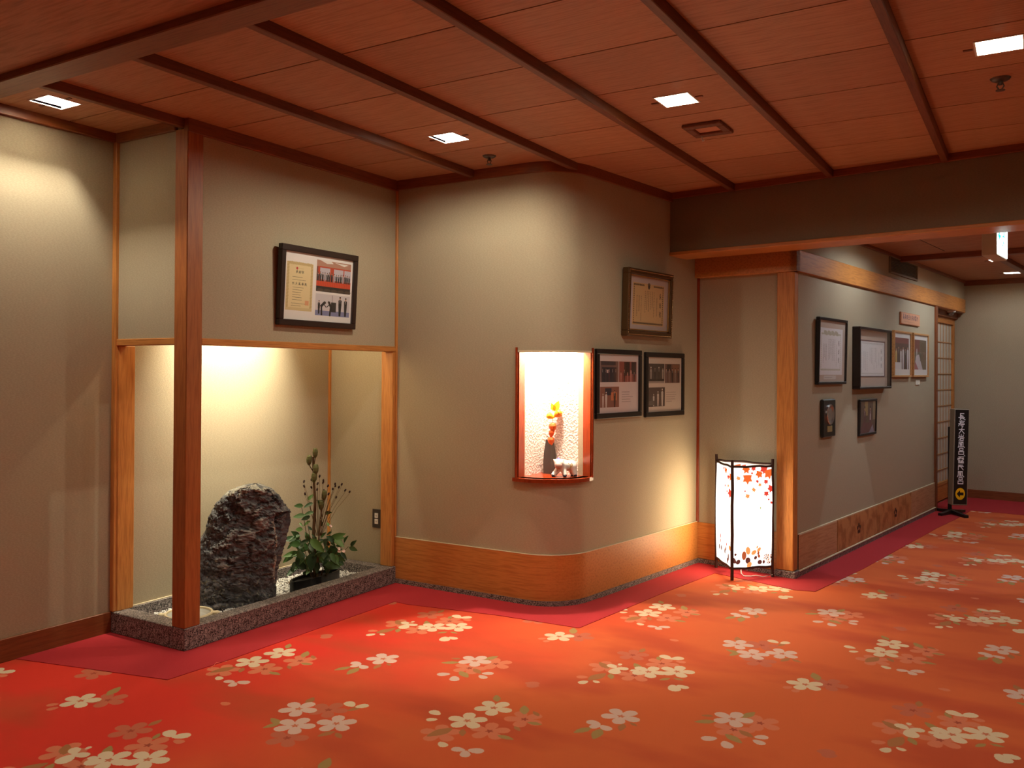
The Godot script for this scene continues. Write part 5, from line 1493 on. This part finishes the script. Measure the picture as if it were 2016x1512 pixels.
	im.fill_rect(Rect2i(90, 0, 60, 90), rgb(168, 146, 92))
	im.fill_rect(Rect2i(250, 0, 50, 120), rgb(150, 134, 100))
	img_person(im, 90, 220, 190, rgb(92, 48, 56), rgb(176, 134, 112)); img_person(im, 200, 230, 200, rgb(100, 56, 66), rgb(182, 140, 118))
	img_poly(im, PackedVector2Array([Vector2(0, 200), Vector2(60, 130), Vector2(240, 140), Vector2(300, 200)]), rgb(104, 56, 62))
	im.fill_rect(Rect2i(190, 80, 24, 40), rgb(190, 176, 176))
	img_poly(im, PackedVector2Array([Vector2(180, 200), Vector2(250, 150), Vector2(280, 200)]), rgb(150, 140, 160))
	picture("framed_photograph", "small black framed photograph of two people under the deep box frame", "framed photograph", K(px, 0.928, -1.575), KA + PI / 2, 0.46, 0.306, 0.02, 0.02, M.black_frame, im, 0.02)

# ------------------------------------------------------------------ paper lantern
func maple(im: Image, m: Vector2, r: float, a: float, sx: float, c: Color):
	var p := PackedVector2Array()
	var rad := [1.0, 0.62, 0.98, 0.6, 0.8, 0.42, 0.42, 0.8, 0.6, 0.98, 0.62]
	var ang := [0.0, 0.4, 0.95, 1.35, 1.95, 2.5, -2.5, -1.95, -1.35, -0.95, -0.4]
	for k in 11:
		var v: Vector2 = Vector2(0, rad[k] * r).rotated(ang[k] + a)
		p.append(m + Vector2(v.x * sx, v.y))
	img_poly(im, p, c)

func lantern_face(right: bool, e: float) -> StandardMaterial3D:
	var w := 320; var h := 640
	var im := Image.create(w, h, false, Image.FORMAT_RGB8)
	im.fill(rgb(255, 250, 238))
	var o1 := rgb(186, 82, 34); var o2 := rgb(176, 52, 40); var o3 := rgb(204, 124, 70); var br := rgb(140, 66, 36); var dk := rgb(74, 36, 30)
	var at := func(x: float, y: float) -> Vector2: return Vector2((x - 315.0) / 480.0 * w, (y - 180.0) / 1170.0 * h)
	if right:
		for q in [[490, 300, 56, o1, 0.0], [480, 195, 44, o1, 0.5], [565, 190, 28, o2, 0.2], [632, 255, 42, o1, 0.3], [690, 200, 46, o2, 0.1], [745, 245, 58, o1, -0.2], [385, 300, 24, o3, 0.4], [545, 250, 14, o2, 0.0], [608, 345, 18, o2, 0.5], [712, 350, 26, o2, 0.2], [636, 385, 20, o3, 0.1],
				[565, 440, 24, o3, 0.7], [488, 510, 26, o3, 0.2], [712, 488, 30, o2, 0.0], [775, 430, 42, o2, 0.4], [740, 562, 12, o2, 0.0], [776, 600, 16, o2, 0.3], [458, 455, 10, o2, 0.0]]:
			maple(im, at.call(q[0], q[1]), q[2] * 0.84, q[4], 1.0, q[3])
		for q in [[453, 1210, 22, 40, br, 0.0], [498, 1155, 22, 36, o3, -0.2], [568, 1180, 17, 30, o3, 1.1], [628, 1150, 14, 26, o3, 0.8], [622, 1190, 10, 16, br, 0.3], [500, 1270, 26, 28, dk, 1.2], [385, 1282, 18, 26, dk, 1.0], [335, 1260, 16, 34, dk, -0.7], [518, 1322, 20, 30, o3, 0.9], [590, 1243, 13, 18, dk, 0.8], [630, 1226, 14, 14, br, 1.0], [352, 1192, 10, 12, dk, 1.2], [642, 1298, 22, 20, dk, 0.0], [690, 1298, 12, 16, dk, 0.2], [606, 1118, 7, 14, o3, 0.4]]:
			img_ellipse(im, at.call(q[0], q[1]), q[2] * 0.8, q[3] * 0.7, q[4], q[5])
		for k in 60:
			var x := rng.randf_range(690, 790); var y := rng.randf_range(1210, 1320)
			if (x - 690) + (1330 - y) < 60: continue
			img_ellipse(im, at.call(x, y), 4.5, 3.0, [dk, br, o3][k % 3], rng.randf() * 3.0)
		img_ellipse(im, at.call(640, 660), 4, 7, rgb(120, 130, 60))
		img_line(im, at.call(400, 1330), at.call(430, 1300), 2.0, o3)
	else:
		for q in [[0.62, 0.04, 30, o1], [0.5, 0.03, 16, o2], [0.78, 0.1, 22, o2], [0.92, 0.09, 36, o1], [0.8, 0.19, 16, o3], [0.62, 0.2, 12, o2], [0.92, 0.25, 44, o2], [0.74, 0.25, 12, o2]]:
			maple(im, Vector2(q[0] * w, q[1] * h), q[2], 0.3, 1.0, q[3])
		for q in [[0.9, 0.81, 20, 16, o3], [0.25, 0.86, 10, 18, dk], [0.38, 0.86, 10, 18, dk], [0.6, 0.87, 9, 20, dk], [0.66, 0.84, 8, 16, br], [0.8, 0.91, 9, 26, dk], [0.74, 0.95, 10, 20, dk], [0.35, 0.74, 7, 16, o2], [0.34, 0.79, 6, 14, o2], [0.72, 0.79, 7, 10, o2]]:
			img_ellipse(im, Vector2(q[0] * w, q[1] * h), q[2], q[3], q[4], 0.2)
	var m := mat(Color(0.8, 0.8, 0.8), 0.9)
	m.albedo_texture = tex(im)
	m.emission_enabled = true
	m.emission = Color.BLACK
	m.emission_texture = m.albedo_texture
	m.emission_energy_multiplier = e
	m.texture_repeat = false
	return m

const LANTERN := 1.7

func build_lantern():
	var t := thing("paper_lantern", "glowing three-sided paper floor lantern with maple leaves and dark branch frame", "lantern", KO, KA)
	var C := [Vector2(0.199, 0.081), Vector2(0.454, 0.359), Vector2(0.634, 0.088)]
	var bark := mat(rgb(58, 30, 22), 0.7)
	for k in 3:
		var h := [0.845, 0.838, 0.838][k] as float
		var path := []
		for i in 9: path.append(Vector3(C[k].x + 0.0015 * sin(i * 2.1 + k), h * i / 8.0, C[k].y + 0.0015 * cos(i * 1.7)))
		part("pole", tube(path, 0.0115, 0.0105, 10), bark, t)
	for y in [0.078, 0.79]:
		for k in 3:
			var a: Vector2 = C[k]; var b: Vector2 = C[(k + 1) % 3]
			var path := []
			for i in 7: path.append(Vector3(lerpf(a.x, b.x, i / 6.0), y + 0.003 * sin(i * 1.9 + k) + (0.012 if k == 2 and y > 0.5 else 0.0), lerpf(a.y, b.y, i / 6.0)))
			part("crossbar", tube(path, 0.008, 0.008, 8), bark, t)
	for k in 3:
		var a: Vector2 = C[k]; var b: Vector2 = C[(k + 1) % 3]
		var d := (b - a)
		var n := Vector2(-d.y, d.x).normalized()
		var ctr: Vector2 = (C[0] + C[1] + C[2]) / 3.0
		if n.dot((a + b) / 2.0 - ctr) < 0.0: n = -n
		var st := begin()
		var nu := 8; var nv := 8
		for i in nu:
			for j in nv:
				var p := []; var uv := []; var ns := []
				for q in [[i, j], [i + 1, j], [i + 1, j + 1], [i, j + 1]]:
					var u: float = float(q[0]) / nu; var v: float = float(q[1]) / nv
					var bow := 0.012 * sin(PI * v) * (0.6 + 0.4 * sin(PI * u))
					var xz := a + d * u + n * bow
					p.append(Vector3(xz.x, lerpf(0.082, 0.786 + (0.01 if k == 2 else 0.0), v), xz.y)); uv.append(Vector2(u, 1.0 - v)); ns.append(Vector3(n.x, 0, n.y))
				quad4(st, p, ns, uv)
		part("paper_panel", st.commit(), lantern_face(k == 1, LANTERN if k < 2 else 0.5), t)
	part("bulb", lathe([Vector2(0.0005, -0.05), Vector2(0.025, -0.035), Vector2(0.034, 0.0), Vector2(0.02, 0.035), Vector2(0.014, 0.06)], 16), M.bulb, t, Vector3(0.43, 0.34, 0.165))
	part("bulb_holder", tube([Vector3(0.43, 0.12, 0.165), Vector3(0.43, 0.3, 0.165)], 0.016, 0.016), M.white, t)
	part("base_bar", cbox(Vector3(0.31, 0.085, 0.15), Vector3(0.55, 0.1, 0.18), 0.003), bark, t)
	var l := OmniLight3D.new()
	l.name = "lamp"
	l.position = Vector3(0.43, 0.34, 0.165)
	l.light_color = Color(1.0, 0.84, 0.6)
	l.light_energy = 0.07
	l.light_size = 0.03
	l.omni_range = 6.0
	l.omni_attenuation = 2.0
	l.shadow_enabled = true
	t.add_child(l)
	# two area lights stand for the glow of the two outer faces
	for k in 2:
		var a: Vector2 = C[k]; var b: Vector2 = C[k + 1]
		var d := (b - a).normalized()
		var n := Vector2(-d.y, d.x)
		if n.dot(a - Vector2(0.43, 0.165)) < 0.0: n = -n
		var m := (a + b) / 2.0 + n * 0.025
		area_light(t, Vector3(m.x, 0.43, m.y), Vector2(0.34, 0.68), atan2(n.x, n.y), Color(1.0, 0.86, 0.64), 0.55)
	var cord := part("power_cord", tube([Vector3(0.43, 0.1, 0.165), Vector3(0.45, 0.02, 0.2), Vector3(0.48, 0.007, 0.22), Vector3(0.52, 0.007, 0.19), Vector3(0.56, 0.02, 0.2), Vector3(0.6, 0.012, 0.17), Vector3(0.64, 0.02, 0.1), Vector3(0.62, 0.03, 0.03)], 0.0035, 0.0035, 8), M.white, t)
	cord.set_meta("label", "white power cord lying under the lantern")

# ------------------------------------------------------------------ direction sign stand
func build_stand():
	var t := thing("direction_sign", "tall narrow black sign stand with white brush lettering and a yellow arrow disc", "sign", K(0.97, 0, -3.82), KA)
	var at := Vector3(0.03, 0, 0.0)
	var turn := 0.72
	var b := Basis(Vector3.UP, turn) * Basis(Vector3.BACK, -0.022)
	part("case", cbox(Vector3(-0.078, 0.1, -0.045), Vector3(0.078, 1.09, 0.045), 0.004), mat(rgb(150, 138, 120), 0.5), t, at, b)
	var im := Image.create(128, 816, false, Image.FORMAT_RGB8)
	im.fill(rgb(16, 14, 16))
	var y := 32.0
	for ch in "長寿大岩風呂、露天風呂":
		if ch == "、":
			img_glyph(im, ch, Vector2(88, y - 4), 26, 22, 6.0, rgb(236, 236, 244))
			y += 14.0
			continue
		img_glyph(im, ch, Vector2(34, y), 60, 52, 7.5, rgb(236, 236, 244))
		y += 60.0
	img_ellipse(im, Vector2(64, 726), 46, 52, rgb(250, 196, 12))
	var ar := rgb(20, 16, 14)
	im.fill_rect(Rect2i(58, 714, 38, 24), ar)
	img_poly(im, PackedVector2Array([Vector2(30, 726), Vector2(62, 694), Vector2(62, 758)]), ar)
	var m := mat(Color.WHITE, 0.4)
	m.albedo_texture = tex(im)
	m.texture_repeat = false
	var st := begin()
	quad(st, Vector3(-0.07, 0.11, 0.0458), Vector3(0.07, 0.11, 0.0458), Vector3(0.07, 1.082, 0.0458), Vector3(-0.07, 1.082, 0.0458), Vector3.BACK)
	part("face", st.commit(), m, t, at, b)
	part("pole", cbox(Vector3(-0.03, 0.02, -0.02), Vector3(0.005, 0.9, 0.012), 0.004), M.black, t, Vector3(-0.035, 0, -0.03))
	var feet := [[Vector3(-0.2, 0, -0.13), Vector3(0.16, 0, 0.2)], [Vector3(-0.08, 0, 0.24), Vector3(0.05, 0, -0.19)]]
	for f in feet:
		var p0: Vector3 = f[0]; var p1: Vector3 = f[1]
		var x := (p1 - p0)
		var L := x.length()
		x /= L
		var fs := begin()
		var pr := PackedVector2Array([Vector2(-L / 2, 0), Vector2(-L / 2, 0.028), Vector2(-L / 2 + 0.06, 0.03), Vector2(0, 0.05), Vector2(L / 2 - 0.06, 0.03), Vector2(L / 2, 0.028), Vector2(L / 2, 0), Vector2(L / 2 - 0.05, 0), Vector2(0, 0.02), Vector2(-L / 2 + 0.05, 0)])
		# profile (along, up) pushed sideways
		add_prism(fs, pr, -0.02, 0.02, Transform3D(Basis(x, x.cross(Vector3.UP).normalized(), Vector3.UP), (p0 + p1) / 2.0))
		part("foot", fs.commit(), M.black, t)
